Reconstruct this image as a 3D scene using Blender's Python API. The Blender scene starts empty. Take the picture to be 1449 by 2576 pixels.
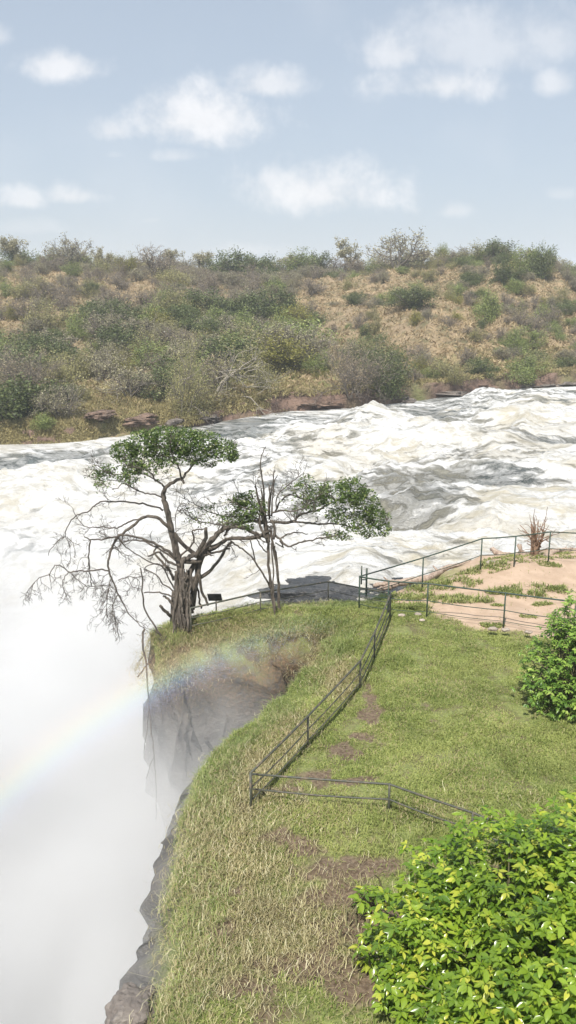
import bpy, math, random
import numpy as np
from mathutils import Vector
R = math.radians
# ------------------------------------------------------------------ camera / light
F = 2143.0; PITCH = R(14.84); CAM = np.array([0.0, 0.0, 9.0])
sc = bpy.context.scene
COL = sc.collection
cam = bpy.data.cameras.new('camera'); camo = bpy.data.objects.new('camera', cam); COL.objects.link(camo)
camo.location = CAM; camo.rotation_euler = (math.pi/2 - PITCH, 0, 0)
cam.sensor_fit = 'VERTICAL'; cam.sensor_height = 24; cam.lens = 24*F/2576
cam.clip_start = 0.1; cam.clip_end = 6000
sc.camera = camo
SUN_TO = np.array([545., 1534., -2579.]); SUN_TO /= np.linalg.norm(SUN_TO)
sun = bpy.data.lights.new('sun', 'SUN'); suno = bpy.data.objects.new('sun', sun); COL.objects.link(suno)
sun.energy = 4.6; sun.angle = R(0.6); sun.color = (1.0, 0.955, 0.89)
suno.rotation_euler = Vector(SUN_TO).to_track_quat('-Z', 'Y').to_euler()
sc.view_settings.view_transform = 'Standard'; sc.view_settings.look = 'None'
sc.view_settings.exposure = 0.27; sc.view_settings.gamma = 1
sc.render.engine = 'CYCLES'
sc.cycles.max_bounces = 8; sc.cycles.diffuse_bounces = 3; sc.cycles.glossy_bounces = 2
sc.cycles.transmission_bounces = 4; sc.cycles.volume_bounces = 2; sc.cycles.transparent_max_bounces = 8
sc.cycles.volume_step_rate = 1.0; sc.cycles.volume_max_steps = 80
sc.cycles.use_adaptive_sampling = True; sc.cycles.adaptive_threshold = 0.02
sc.cycles.use_denoising = True

def D2d(px, py):      # pixel of the 1449x2576 view -> world direction (y = 1)
    a = (px-724.5)/F; b = (1288-py)/F
    y = math.cos(PITCH)+b*math.sin(PITCH); z = -math.sin(PITCH)+b*math.cos(PITCH)
    return np.array([a/y, 1.0, z/y])
def P(px, py, Y): return CAM + D2d(px, py)*Y
def G(px, py, z=0.0):
    d = D2d(px, py); return CAM + d*((z-CAM[2])/d[2])

# world: Nishita sky + clouds mixed by direction
class NT:
    def __init__(s, nt): s.nt = nt; s.N = nt.nodes; s.L = nt.links
    def new(s, t, **kw):
        n = s.N.new(t)
        for k, v in kw.items(): setattr(n, k, v)
        return n
    def put(s, sock, v):
        if isinstance(v, bpy.types.NodeSocket): s.L.new(v, sock)
        elif v is not None: sock.default_value = v
    def m(s, op, a, b=None, c=None, clamp=False):
        n = s.new('ShaderNodeMath', operation=op, use_clamp=clamp)
        s.put(n.inputs[0], a)
        if b is not None: s.put(n.inputs[1], b)
        if c is not None: s.put(n.inputs[2], c)
        return n.outputs[0]
    def vm(s, op, a, b=None):
        n = s.new('ShaderNodeVectorMath', operation=op); s.put(n.inputs[0], a)
        if b is not None: s.put(n.inputs[1], b)
        return n.outputs[0]
    def sep(s, v):
        n = s.new('ShaderNodeSeparateXYZ'); s.put(n.inputs[0], v); return n.outputs
    def comb(s, x, y, z):
        n = s.new('ShaderNodeCombineXYZ'); s.put(n.inputs[0], x); s.put(n.inputs[1], y); s.put(n.inputs[2], z); return n.outputs[0]
    def noise(s, v, scale, detail=4, rough=0.55, dist=0.0, col=False):
        n = s.new('ShaderNodeTexNoise'); s.put(n.inputs['Vector'], v)
        n.inputs['Scale'].default_value = scale; n.inputs['Detail'].default_value = detail
        n.inputs['Roughness'].default_value = rough; n.inputs['Distortion'].default_value = dist
        return n.outputs['Color' if col else 'Fac']
    def ss(s, v, a, b, lo=0.0, hi=1.0):
        n = s.new('ShaderNodeMapRange', interpolation_type='SMOOTHSTEP'); s.put(n.inputs[0], v)
        for i, q in enumerate((a, b, lo, hi)): s.put(n.inputs[i+1], q)
        return n.outputs[0]
    def mix(s, f, a, b):
        n = s.new('ShaderNodeMix', data_type='RGBA'); s.put(n.inputs[0], f)
        s.put(n.inputs[6], a if not isinstance(a, tuple) else (*a, 1)[:4]); s.put(n.inputs[7], b if not isinstance(b, tuple) else (*b, 1)[:4])
        return n.outputs[2]
    def attr(s, name):
        n = s.new('ShaderNodeAttribute', attribute_name=name); return n.outputs['Fac']

world = bpy.data.worlds.new('World'); sc.world = world; world.use_nodes = True
w = NT(world.node_tree); w.N.clear()
sky = w.new('ShaderNodeTexSky', sky_type='NISHITA'); sky.sun_disc = False
sky.sun_elevation = math.asin(-SUN_TO[2]); sky.sun_rotation = math.atan2(-SUN_TO[0], -SUN_TO[1])
sky.altitude = 600; sky.air_density = 1.0; sky.dust_density = 2.2; sky.ozone_density = 1.0
tc = w.new('ShaderNodeTexCoord').outputs['Generated']
x, y, z = w.sep(tc)
ys = w.m('MAXIMUM', y, 0.08)
u = w.m('DIVIDE', x, ys); v = w.m('DIVIDE', z, ys)
uv = w.comb(u, v, 0.0)
nz = w.noise(uv, 17.0, 8, 0.62, 0.15)
nzb = w.noise(uv, 5.0, 3, 0.5)
total = None
CL = [(155,150,135,52,.9),(500,265,230,95,1.0),(285,310,90,45,.7),(680,195,140,50,.75),(440,383,90,24,.45),(590,350,50,22,.3),
      (800,450,270,88,1.0),(690,435,70,60,.8),(60,485,90,40,.75),(180,480,110,36,.8),(1110,190,230,60,.8),(1180,80,300,110,.5),(1000,110,120,70,.7),
      (1380,60,140,100,.5),(1395,195,75,45,.65),(1140,520,60,28,.5),(380,548,60,16,.35),(640,620,130,24,.35),(1410,480,60,22,.28),(-20,75,60,40,.5),(60,560,160,30,.25),(290,385,40,14,.25)]
for (cx, cy, rx, ry, op) in CL:
    c = D2d(cx, cy+ry*0.45); ru = rx/F*1.12; rv = ry/F*1.28
    du = w.m('DIVIDE', w.m('SUBTRACT', u, float(c[0])), ru)
    dv = w.m('DIVIDE', w.m('SUBTRACT', v, float(c[2])), rv)
    dv = w.m('MAXIMUM', dv, w.m('MULTIPLY', dv, -1.75))
    q = w.m('SQRT', w.m('ADD', w.m('MULTIPLY', du, du), w.m('MULTIPLY', dv, dv)))
    mm = w.m('ADD', w.m('SUBTRACT', 1.0, q), w.m('MULTIPLY', w.m('SUBTRACT', nz, 0.5), 1.9))
    mm = w.m('MULTIPLY', w.ss(mm, 0.1, 0.95), op)
    total = mm if total is None else w.m('MAXIMUM', total, mm)
total = w.m('MULTIPLY', total, w.ss(y, 0.1, 0.3))
thin = w.m('MULTIPLY', w.ss(nzb, 0.5, 0.75), 0.16)
total = w.m('MAXIMUM', total, thin)
hz = w.ss(v, -0.02, 0.5, 0.7, 0.55)
skyc = w.mix(hz, sky.outputs[0], (6.2, 7.1, 8.2))
shade = w.m('ADD', w.m('MULTIPLY', nz, 3.5), 8.2)
cc = w.comb(shade, w.m('MULTIPLY', shade, .99), w.m('MULTIPLY', shade, 1.0))
skyc = w.mix(w.m('MULTIPLY', total, 0.8), skyc, cc)
bg = w.new('ShaderNodeBackground'); w.L.new(skyc, bg.inputs[0]); bg.inputs[1].default_value = 0.086
wo = w.new('ShaderNodeOutputWorld'); w.L.new(bg.outputs[0], wo.inputs[0])

# ------------------------------------------------------------------ helpers
def rng(s): return np.random.default_rng(s)
_perm = rng(7).permutation(512).astype(np.int64)
def _h(i, j, k): return _perm[(_perm[(_perm[i & 511] + j) & 511] + k) & 511]
_ga = rng(8).normal(size=(512, 3)); _ga /= np.linalg.norm(_ga, axis=1)[:, None]
def pn(x, y, z=None):
    x = np.asarray(x, float); y = np.asarray(y, float)
    z = np.zeros_like(x) if z is None else np.asarray(z, float) + 0*x
    xi = np.floor(x).astype(np.int64); yi = np.floor(y).astype(np.int64); zi = np.floor(z).astype(np.int64)
    xf, yf, zf = x-xi, y-yi, z-zi
    f = lambda t: t*t*t*(t*(t*6-15)+10)
    uu, vv, ww = f(xf), f(yf), f(zf); out = 0
    for a in (0, 1):
        for b in (0, 1):
            for c in (0, 1):
                g = _ga[_h(xi+a, yi+b, zi+c)]
                d = g[..., 0]*(xf-a)+g[..., 1]*(yf-b)+g[..., 2]*(zf-c)
                out = out + d*(uu if a else 1-uu)*(vv if b else 1-vv)*(ww if c else 1-ww)
    return out*1.6
def fbm(x, y, z=None, o=4, g=0.5):
    s = 0; a = 1.0; f = 1.0
    for i in range(o):
        s = s + a*pn(np.asarray(x)*f+i*17.3, np.asarray(y)*f+i*9.1, None if z is None else np.asarray(z)*f); a *= g; f *= 2.03
    return s
def sm(a, b, x): t = np.clip((x-a)/(b-a), 0, 1); return t*t*(3-2*t)

class MB:
    def __init__(s): s.V = []; s.Q = []; s.M = []; s.T = []; s.n = 0
    def add(s, V, Fc, mat=0, tint=None):
        V = np.asarray(V, float).reshape(-1, 3); Fc = np.asarray(Fc, np.int64)
        s.V.append(V); s.Q.append(Fc+s.n); s.M.append(np.full(len(Fc), mat)); s.n += len(V)
        s.T.append(np.full(len(V), .5) if tint is None else np.broadcast_to(np.asarray(tint, float), (len(V),)))
    def tube(s, pts, rad, k=6, mat=0, cap=True):
        pts = np.asarray(pts, float); n = len(pts); rad = np.broadcast_to(np.asarray(rad, float), (n,))
        t = np.gradient(pts, axis=0); t /= np.linalg.norm(t, axis=1)[:, None]+1e-9
        ref = np.array([0, 0, 1.0]) if abs(t[:, 2]).mean() < .8 else np.array([0, 1.0, 0])
        a = np.cross(t, ref); a /= np.linalg.norm(a, axis=1)[:, None]+1e-9; b = np.cross(t, a)
        th = np.arange(k)*2*math.pi/k
        V = pts[:, None]+rad[:, None, None]*(np.cos(th)[None, :, None]*a[:, None]+np.sin(th)[None, :, None]*b[:, None])
        i = np.arange(n-1)[:, None]*k; j = np.arange(k)[None]; j2 = (j+1) % k
        Q = np.stack([i+j, i+j2, i+k+j2, i+k+j], -1).reshape(-1, 4)
        V = V.reshape(-1, 3)
        if cap:
            V = np.vstack([V, pts[0], pts[-1]]); A = n*k; J = np.arange(k)
            c0 = np.stack([np.full(k, A), (J+1) % k, J, J], -1); c1 = np.stack([np.full(k, A+1), (n-1)*k+J, (n-1)*k+(J+1) % k, (n-1)*k+(J+1) % k], -1)
            s.add(V, Q, mat); s.add(V[:0], np.zeros((0, 4))); tri = np.vstack([c0, c1])[:, :3]
            s.Q.append(tri + s.n - len(V)); s.M.append(np.full(len(tri), mat))
        else: s.add(V, Q, mat)
    def build(s, name, mats, parent=None, smooth=True, loc=None):
        V = np.vstack(s.V) if s.V else np.zeros((0, 3))
        if loc is not None: V = V - np.asarray(loc)
        me = bpy.data.meshes.new(name); me.vertices.add(len(V)); me.vertices.foreach_set('co', V.astype(np.float32).ravel())
        sizes = np.concatenate([np.full(len(q), q.shape[1]) for q in s.Q]).astype(np.int32)
        loops = np.concatenate([q.ravel() for q in s.Q]).astype(np.int32)
        me.loops.add(len(loops)); me.loops.foreach_set('vertex_index', loops)
        me.polygons.add(len(sizes)); st = np.concatenate([[0], np.cumsum(sizes)[:-1]]).astype(np.int32)
        me.polygons.foreach_set('loop_start', st); me.polygons.foreach_set('loop_total', sizes)
        me.polygons.foreach_set('material_index', np.concatenate(s.M).astype(np.int32))
        me.polygons.foreach_set('use_smooth', np.full(len(sizes), smooth))
        at = me.attributes.new('tint', 'FLOAT', 'POINT'); at.data.foreach_set('value', np.concatenate(s.T).astype(np.float32))
        for m_ in (mats if isinstance(mats, (list, tuple)) else [mats]): me.materials.append(m_)
        me.update(calc_edges=True); me.validate()
        o = bpy.data.objects.new(name, me); COL.objects.link(o)
        if loc is not None: o.location = loc
        if parent is not None: o.parent = parent; o.location = (0, 0, 0) if loc is None else o.location
        return o
def attr(o, name, vals):
    a = o.data.attributes.new(name, 'FLOAT', 'POINT'); a.data.foreach_set('value', np.asarray(vals, np.float32).ravel())
def grid_mb(X, Y, Z):
    n, m = X.shape; V = np.stack([X, Y, Z], -1).reshape(-1, 3)
    i = np.arange(n-1)[:, None]*m; j = np.arange(m-1)[None]
    Q = np.stack([i+j, i+j+1, i+m+j+1, i+m+j], -1).reshape(-1, 4)
    b = MB(); b.add(V, Q); return b
def tag(o, label=None, cat=None, group=None, kind=None):
    if label: o['label'] = label
    if cat: o['category'] = cat
    if group: o['group'] = group
    if kind: o['kind'] = kind
    return o
def empty(name, loc):
    o = bpy.data.objects.new(name, None); COL.objects.link(o); o.location = loc; o.empty_display_size = .3; return o

# ------------------------------------------------------------------ materials
def mat(name):
    m_ = bpy.data.materials.new(name); m_.use_nodes = True; t = NT(m_.node_tree); t.N.clear()
    out = t.new('ShaderNodeOutputMaterial'); b = t.new('ShaderNodeBsdfPrincipled'); t.L.new(b.outputs[0], out.inputs[0])
    t.b = b; t.out = out; t.P = t.new('ShaderNodeNewGeometry').outputs['Position']; t.O = t.new('ShaderNodeTexCoord').outputs['Object']
    return m_, t
def bump(t, h, strength=.5, dist=.05):
    n = t.new('ShaderNodeBump'); n.inputs['Strength'].default_value = strength; n.inputs['Distance'].default_value = dist
    t.L.new(h, n.inputs['Height']); t.L.new(n.outputs[0], t.b.inputs['Normal'])
def leaf_mat(name, c0, c1, c2=None, rough=.5, trans=.25, objvar=0.35, spec=.4):
    m_, t = mat(name)
    f = t.ss(t.attr('tint'), 0, 1)
    c = t.mix(f, c0, c1)
    if c2: c = t.mix(t.ss(t.attr('tint'), .8, .98), c, c2)
    n = t.noise(t.P, .8, 2); k = t.m('ADD', t.m('MULTIPLY', n, .6), .7)
    oi = t.new('ShaderNodeObjectInfo').outputs['Random']
    k = t.m('MULTIPLY', k, t.m('ADD', t.m('MULTIPLY', oi, objvar), 1-objvar/2))
    c = t.mix(1.0, (0, 0, 0), t.vm('MULTIPLY', c, t.comb(k, k, k)))
    t.L.new(c, t.b.inputs['Base Color']); t.b.inputs['Roughness'].default_value = rough
    t.b.inputs['Specular IOR Level'].default_value = spec
    if trans:
        tr = t.new('ShaderNodeBsdfTranslucent'); t.L.new(c, tr.inputs[0])
        mx = t.new('ShaderNodeMixShader'); mx.inputs[0].default_value = trans
        t.L.new(t.b.outputs[0], mx.inputs[1]); t.L.new(tr.outputs[0], mx.inputs[2]); t.L.new(mx.outputs[0], t.out.inputs[0])
    return m_
def bark_mat(name, c0, c1, scale=6, rough=.85):
    m_, t = mat(name); sx = t.vm('MULTIPLY', t.O, (1, 1, .25)); n = t.noise(sx, scale*3, 5, .65)
    t.L.new(t.mix(t.ss(n, .3, .7), c0, c1), t.b.inputs['Base Color']); t.b.inputs['Roughness'].default_value = rough
    bump(t, n, .6, .03); return m_
M_figleaf = leaf_mat('fig_leaf', (.06, .1, .028), (.18, .26, .07), (.36, .4, .15), rough=.35, objvar=0)
M_bark = bark_mat('fig_bark', (.042, .034, .026), (.17, .14, .11))
M_pale = bark_mat('pale_bark', (.2, .17, .13), (.42, .38, .31))
M_grey = bark_mat('grey_twig', (.13, .11, .09), (.27, .235, .195))
M_brown = bark_mat('dead_red_twig', (.17, .095, .06), (.36, .24, .16))
M_drift = bark_mat('driftwood', (.25, .17, .13), (.52, .42, .33))
HL = {'dark': leaf_mat('evergreen_leaf', (.07, .095, .032), (.19, .22, .08)),
      'green': leaf_mat('green_leaf', (.14, .18, .055), (.34, .39, .125)),
      'olive': leaf_mat('olive_leaf', (.2, .19, .08), (.44, .405, .18)),
      'yellow': leaf_mat('yellow_leaf', (.16, .16, .03), (.36, .33, .08)),
      'grey': leaf_mat('greyish_leaf', (.22, .205, .12), (.46, .42, .26)),
      'bare': leaf_mat('dry_leaf', (.3, .23, .14), (.54, .44, .29))}
M_bushleaf = leaf_mat('glossy_bush_leaf', (.10, .19, .02), (.29, .41, .04), (.5, .52, .07), rough=.25, trans=.3, objvar=0, spec=.6)
M_bush2leaf = leaf_mat('shrub_leaf', (.09, .18, .03), (.3, .44, .08), (.48, .55, .15), rough=.3, objvar=0)
M_stem = bark_mat('bush_stem', (.09, .08, .04), (.22, .2, .1))
def metal(name, c0, c1):
    m_, t = mat(name); n = t.noise(t.O, 9, 5, .6)
    t.L.new(t.mix(t.ss(n, .48, .68), c0, c1), t.b.inputs['Base Color']); t.b.inputs['Roughness'].default_value = .55
    bump(t, n, .2, .01); return m_
M_green = metal('green_painted_pipe', (.03, .06, .042), (.10, .095, .065))
M_rail = metal('weathered_rail', (.07, .075, .055), (.17, .13, .09))
M_board = metal('sign_back', (.03, .03, .03), (.07, .06, .05))

def rockmat(name, c0, c1, c2, sc_=1.0, rough=.8, d=.12):
    m_, t = mat(name); n = t.noise(t.P, .9*sc_, 8, .62, .4); n2 = t.noise(t.vm('MULTIPLY', t.P, (1, 1, 2.4)), 3.5*sc_, 8, .65)
    c = t.mix(t.ss(n, .35, .65), c0, c1); c = t.mix(t.ss(n2, .5, .72), c, c2)
    t.L.new(c, t.b.inputs['Base Color']); t.b.inputs['Roughness'].default_value = rough
    bump(t, t.m('ADD', n2, n), .8, d); return m_
M_rock = rockmat('dark_wet_rock', (.09, .075, .065), (.2, .17, .145), (.32, .28, .24), rough=.55)
M_ledge = rockmat('black_wet_ledge', (.02, .022, .024), (.06, .06, .06), (.13, .13, .125), 1.2, .25, .15)
M_stone = rockmat('pale_stone', (.3, .24, .19), (.48, .4, .33), (.6, .54, .46), 3, .8, .03)
M_bankrock = rockmat('bank_rock', (.1, .065, .045), (.3, .2, .145), (.4, .3, .23), 1.0, .8, .4)

# ------------------------------------------------------------------ land in front of the river
edge_px = [(-60,2900,0),(200,2700,0),(360,2560,0),(425,2430,0),(445,2300,0),(462,2150,0),(480,2030,0),(515,1905,0),(530,1850,0),(590,1812,0),(668,1770,0),(735,1700,0),
           (790,1640,0),(832,1572,0),(800,1574,0),(700,1582,0),(620,1590,0),(540,1596,0),(470,1604,0),(420,1606,0),(386,1592,0),(376,1574,0),(410,1556,0),(470,1540,0),
           (540,1527,0),(640,1514,0),(740,1508,0),(830,1503,0),(930,1500,0),(965,1488,0),(1010,1474,0),(1085,1446,0),(1213,1412,0),(1300,1400,0),(1385,1392,0),(1449,1386,0),(1560,1378,0),(1800,1360,0)]
E = np.array([G(*p)[:2] for p in edge_px])
E = np.vstack([[-12, -60], [-8, -20], [-4.5, 0], [-3.3, 4.5], E[1:], [60, 45], [140, 40], [140, -60]])
def sdf(x, y):
    x = np.asarray(x, float); y = np.asarray(y, float); d = np.full(x.shape, 1e9); ins = np.zeros(x.shape, bool)
    for i in range(len(E)):
        a = E[i]; b = E[(i+1) % len(E)]; ab = b-a; px, py = x-a[0], y-a[1]
        t = np.clip((px*ab[0]+py*ab[1])/(ab@ab), 0, 1); d = np.minimum(d, (px-t*ab[0])**2+(py-t*ab[1])**2)
        c = ((a[1] > y) != (b[1] > y)); 
        with np.errstate(divide='ignore', invalid='ignore'): xx = (b[0]-a[0])*(y-a[1])/(b[1]-a[1])+a[0]
        ins ^= c & (x < xx)
    return np.where(ins, 1, -1)*np.sqrt(d)
def land_z(x, y, d=None):
    if d is None: d = sdf(x, y)
    d = d + .22*fbm(x*.9, y*.9, o=3)*sm(-3, 0, d+2)*0.8
    top = .10*fbm(x*.35, y*.35, o=3) + .03*fbm(x*1.6, y*1.6+5, o=3)
    kn = np.exp(-(((x+1.8)/2.6)**2+((y-21.9)/1.1)**2)); top = top + .22*kn
    dirt = sm(23.5, 26.5, y)*sm(4, 7, x); top = top + .35*dirt
    soft = sm(0, 1.1, d); river = sm(-.5, 1.5, x-(-2.2))*sm(22.8, 24, y)      # side that looks on the river, not the gorge
    z = top - (1-soft)*.38*(1-.5*river)
    e = np.maximum(-d, 0)
    lm_ = .55+.75*sm(17, 13, y); gorge = np.where(e < lm_, e*2.0, lm_*2.0+(e-lm_)*7.5)
    bank = np.minimum(e*1.1, 2.2)+np.maximum(e-2.0, 0)*1.2
    drop = gorge*(1-river)+bank*river
    return np.maximum(z - drop, -34+0*z)
xs = np.concatenate([-16-np.geomspace(60, .3, 20), np.arange(-16, -6, .3), np.arange(-6, 9, .085), np.arange(9, 22, .3), 22+np.geomspace(.3, 110, 26)])
yy = np.concatenate([4-np.geomspace(60, .3, 20), np.arange(4, 8, .2), np.arange(8, 28, .085), np.arange(28, 44, .35), 44+np.geomspace(.4, 16, 12)])
X, Y = np.meshgrid(xs, yy)
Dn = sdf(X, Y); Z = land_z(X, Y, Dn)
steep = np.clip(-Dn/0.6, 0, 1)
# rock relief: push the cliff faces sideways
n1 = fbm(X*.5+3, Y*.5, Z*.5, 4); n2 = fbm(X*.5+33, Y*.5+8, Z*.5, 4); n3 = fbm(X*2.2, Y*2.2, Z*2.2, 3)
dep = np.clip(-Z, 0, 12)
kn = sm(17, 19.5, Y)*sm(1.5, -1, X)
Xd = X + steep*(.8*n1+.22*n3) + kn*steep*np.minimum(.1+dep*.22, 1.7)
Yd = Y + steep*(.6*n2+.16*n3)
gb = grid_mb(Xd, Yd, Z)
def spot(px, py, rx, ry, z=0):      # gaussian patch on the ground, radii in metres
    c = G(px, py, z); return (c[0], c[1], rx, ry)
def patches(x, y, L):
    s = 0
    for (cx, cy, rx, ry) in L: s = np.maximum(s, np.exp(-((x-cx)/rx)**2-((y-cy)/ry)**2))
    return s
MUD = [spot(870,1880,.42,.45), spot(925,1790,.3,.5), spot(800,1955,.36,.28), spot(900,1840,.35,.2), spot(930,1745,.2,.4), spot(890,1965,.5,.2),
       spot(700,2110,.45,.22), spot(760,2140,.5,.2), spot(590,2240,.25,.15), spot(870,2185,.9,.4), spot(900,2330,.6,.8), spot(800,2430,.9,.45), spot(850,2250,.6,.4), spot(660,2420,.3,.2), spot(940,2190,.4,.3),
       spot(1050,2540,.5,.25), spot(640,2490,.5,.3), spot(900,2480,.7,.35), spot(560,2330,.25,.25), spot(980,2300,.4,.4), spot(720,1990,.5,.15), spot(1000,2450,.4,.4)]
DIRT = [spot(1300,1520,3.0,2.3), spot(1380,1450,3.2,2.2), spot(1150,1478,2.0,.9), spot(1449,1560,2.3,2.3), spot(1060,1500,1.0,.8), (16, 27, 8, 5.5), (13, 24, 6, 3.5)]
def mud_f(x, y): return np.clip(sm(.24, .66, patches(x, y, MUD)+.5*fbm(x*1.8, y*1.8, o=5, g=.65)), 0, 1)
def dirt_f(x, y):
    c = G(1130, 1570)                  # straight lower limit along the fence
    a = G(985, 1548); b = G(1272, 1590); t = (b-a)[:2]/np.linalg.norm((b-a)[:2]); side = (x-a[0])*(-t[1])+(y-a[1])*t[0]
    return sm(-.1, .35, side+.22*fbm(x*1.5, y*1.5, o=3))*sm(.25, .5, patches(x, y, DIRT)+.2*fbm(x*.9, y*.9, o=3))
STRAW = [spot(560,2150,1.0,1.3), spot(700,2330,1.2,.9), spot(560,2420,1.0,.7), spot(640,1950,.9,1.2), spot(740,1850,.7,1.0), spot(850,1700,.5,1.2), spot(500,2060,.5,1.0), spot(560,2000,.6,1.0), spot(600,1580,1.6,.4)]
ground, t = mat('ground')
n = t.noise(t.P, 2.2, 6, .6); n2 = t.noise(t.P, 14, 5, .65); n3 = t.noise(t.P, .35, 3)
soil = t.mix(t.ss(n, .35, .65), (.12, .095, .05), (.2, .165, .085))
grassy = t.mix(t.ss(n2, .35, .65), (.14, .19, .045), (.27, .32, .09))
c = t.mix(t.m('MULTIPLY', t.ss(n, .3, .6), .75), soil, grassy)
mudc = t.mix(t.ss(n2, .35, .65), (.09, .06, .036), (.2, .148, .097))
c = t.mix(t.attr('mud'), c, mudc)
dirtc = t.mix(t.ss(n, .3, .7), (.41, .295, .205), (.51, .38, .275)); dirtc = t.mix(t.ss(n2, .62, .75), dirtc, (.36, .23, .16))
c = t.mix(t.attr('dirt'), c, dirtc)
rs = t.vm('MULTIPLY', t.P, (1, 1, 1.6)); rn = t.noise(rs, .8, 9, .65, .6); rn2 = t.noise(rs, 4, 7, .7)
rock = t.mix(t.ss(rn, .38, .62), (.065, .058, .052), (.16, .145, .13)); rock = t.mix(t.ss(rn2, .55, .72), rock, (.24, .225, .205))
veg = t.mix(t.ss(n2, .4, .6), (.23, .15, .09), (.15, .12, .07))
rock = t.mix(t.m('MULTIPLY', t.attr('veg'), t.ss(rn2, .35, .55)), rock, veg)
c = t.mix(t.attr('rock'), c, rock)
t.L.new(c, t.b.inputs['Base Color']); t.b.inputs['Roughness'].default_value = .85
hh = t.m('ADD', t.m('MULTIPLY', n2, .3), t.m('MULTIPLY', t.m('MULTIPLY', t.m('ADD', rn, rn2), t.attr('rock')), 3.0))
bump(t, hh, .8, .07)
go = gb.build('ground', ground); tag(go, kind='structure')
rockf = sm(.05, -.45, Dn+.25*fbm(X*1.3, Y*1.3, o=3))
attr(go, 'mud', mud_f(X, Y)); attr(go, 'dirt', dirt_f(X, Y)); attr(go, 'rock', rockf)
attr(go, 'veg', sm(17, 19.5, Y)*sm(-2.4, -1.0, Z))

# ------------------------------------------------------------------ far hill
bank_px = [(-700,1165,-4.6),(-300,1140,-4.6),(0,1116,-4.5),(130,1112,-4.3),(200,1106,-4.2),(300,1092,-4),(400,1072,-3.8),(480,1062,-3.5),(560,1045,-3.2),(700,1026,-2.8),(900,1014,-2.4),(1010,1000,-2.2),(1100,991,-2.1),(1213,976,-2.0),(1330,967,-2),(1449,963,-2),(1800,950,-2),(2300,940,-2)]
B = np.array([G(*p) for p in bank_px]); Ub = B[:, 0]/B[:, 1]
crest_px = [(-700,654),(-200,659),(0,666),(100,672),(250,676),(400,686),(600,694),(800,684),(900,682),(1000,672),(1100,662),(1200,655),(1270,658),(1330,678),(1400,700),(1449,722),(1600,770),(1900,810),(2300,830)]
Uc = np.array([D2d(*p)[0] for p in crest_px]); Vc = np.array([D2d(*p)[2] for p in crest_px])
Yc = np.interp(Uc, [-1.2, -.35, 0, .2, .36, .6, 1], [185, 185, 195, 175, 150, 140, 140])
def hill(u, t):          # u = azimuth slope, t 0 bank .. 1 crest .. >1 beyond
    yb = np.interp(u, Ub, B[:, 1]); zb = np.interp(u, Ub, B[:, 2])-.35
    yc = np.interp(u, Uc, Yc); zc = 9+np.interp(u, Uc, Vc)*yc
    terr = np.interp(u, [-.6, -.3, -.1, 0, .1, .35], [.22, .2, .12, .06, .03, .02])
    tt = np.clip(t, 0, 1)
    prof = sm(-.25, 1.12, (tt-terr)/(1-terr))*1.0; prof = np.clip((prof-sm(-.25, 1.12, -terr/(1-terr)))/(sm(-.25, 1.12, 1.0)-sm(-.25, 1.12, -terr/(1-terr))), 0, 1)
    zz = zb + 1.5*sm(0, .012, tt) + (zc-zb-1.5)*prof
    yv = yb+(yc-yb)*t
    zz = zz - np.maximum(t-1, 0)*6
    xv = u*yv
    rel = sm(0, .12, tt)*(1-.75*sm(.8, 1, tt))
    gull = np.abs(fbm(xv*.035+yv*.012, yv*.01, o=3)); zz = zz + rel*(2.6*fbm(xv*.03, yv*.03, o=4)-3.0*gull*sm(.0, .4, u+.1)+.5*fbm(xv*.15, yv*.15, o=3))
    zz = zz + .5*fbm(xv*.4, yv*.4, o=3)*sm(0, .02, tt)
    return xv, yv, zz
uu = np.linspace(-1.0, .95, 560); tt = np.concatenate([np.linspace(-.06, 0, 4), np.linspace(.002, .03, 10), np.linspace(.034, 1, 240), 1+np.geomspace(.01, 12, 26)])
U, T = np.meshgrid(uu, tt); HX, HY, HZ = hill(U, T)
HZ = HZ - np.where(T <= 0, 3, 0)
hy = HY + np.where(T < .03, .6*fbm(HX*.5, HZ*2+3, o=3), 0)
hb = grid_mb(HX, hy, HZ)
hm, t = mat('hill_grass')
n = t.noise(t.P, .06, 6, .6, .3); n2 = t.noise(t.P, .5, 6, .7); n3 = t.noise(t.P, 2.5, 4, .7)
c = t.mix(t.ss(n, .35, .65), (.37, .275, .165), (.31, .23, .145)); c = t.mix(t.ss(n2, .42, .62), c, (.14, .125, .06)); c = t.mix(t.ss(n3, .5, .75), c, (.33, .26, .15))
c = t.mix(t.m('MULTIPLY', t.attr('lush'), t.ss(n2, .3, .55)), c, (.16, .2, .055))
c = t.mix(t.attr('bank'), c, t.mix(t.ss(n2, .35, .6), (.09, .06, .045), (.24, .16, .12)))
t.L.new(c, t.b.inputs['Base Color']); t.b.inputs['Roughness'].default_value = .95; bump(t, t.m('ADD', n3, n2), .8, .4)
ho = hb.build('hill', hm); tag(ho, kind='structure')
attr(ho, 'bank', (T < np.where(U < -.12, .010, .018))*1.0*sm(-.3, .2, fbm(HX*.12, HY*.12, o=2)+.15)); attr(ho, 'lush', sm(.22, .04, T)*np.where(U < -.05, .4, .8))
HG = (U, T, HX, HY, HZ)
def hill_hit(px, py):    # where the line of sight meets the hill
    u = D2d(px, py)[0]; v = D2d(px, py)[2]; t_ = np.linspace(.0, 1.0, 500); xv, yv, zz = hill(np.full(500, u), t_)
    s = (zz-9)/yv; k = np.argmax(s >= v) if (s >= v).any() else int(np.argmax(s)); return np.array([xv[k], yv[k], zz[k]]), t_[k]

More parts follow.
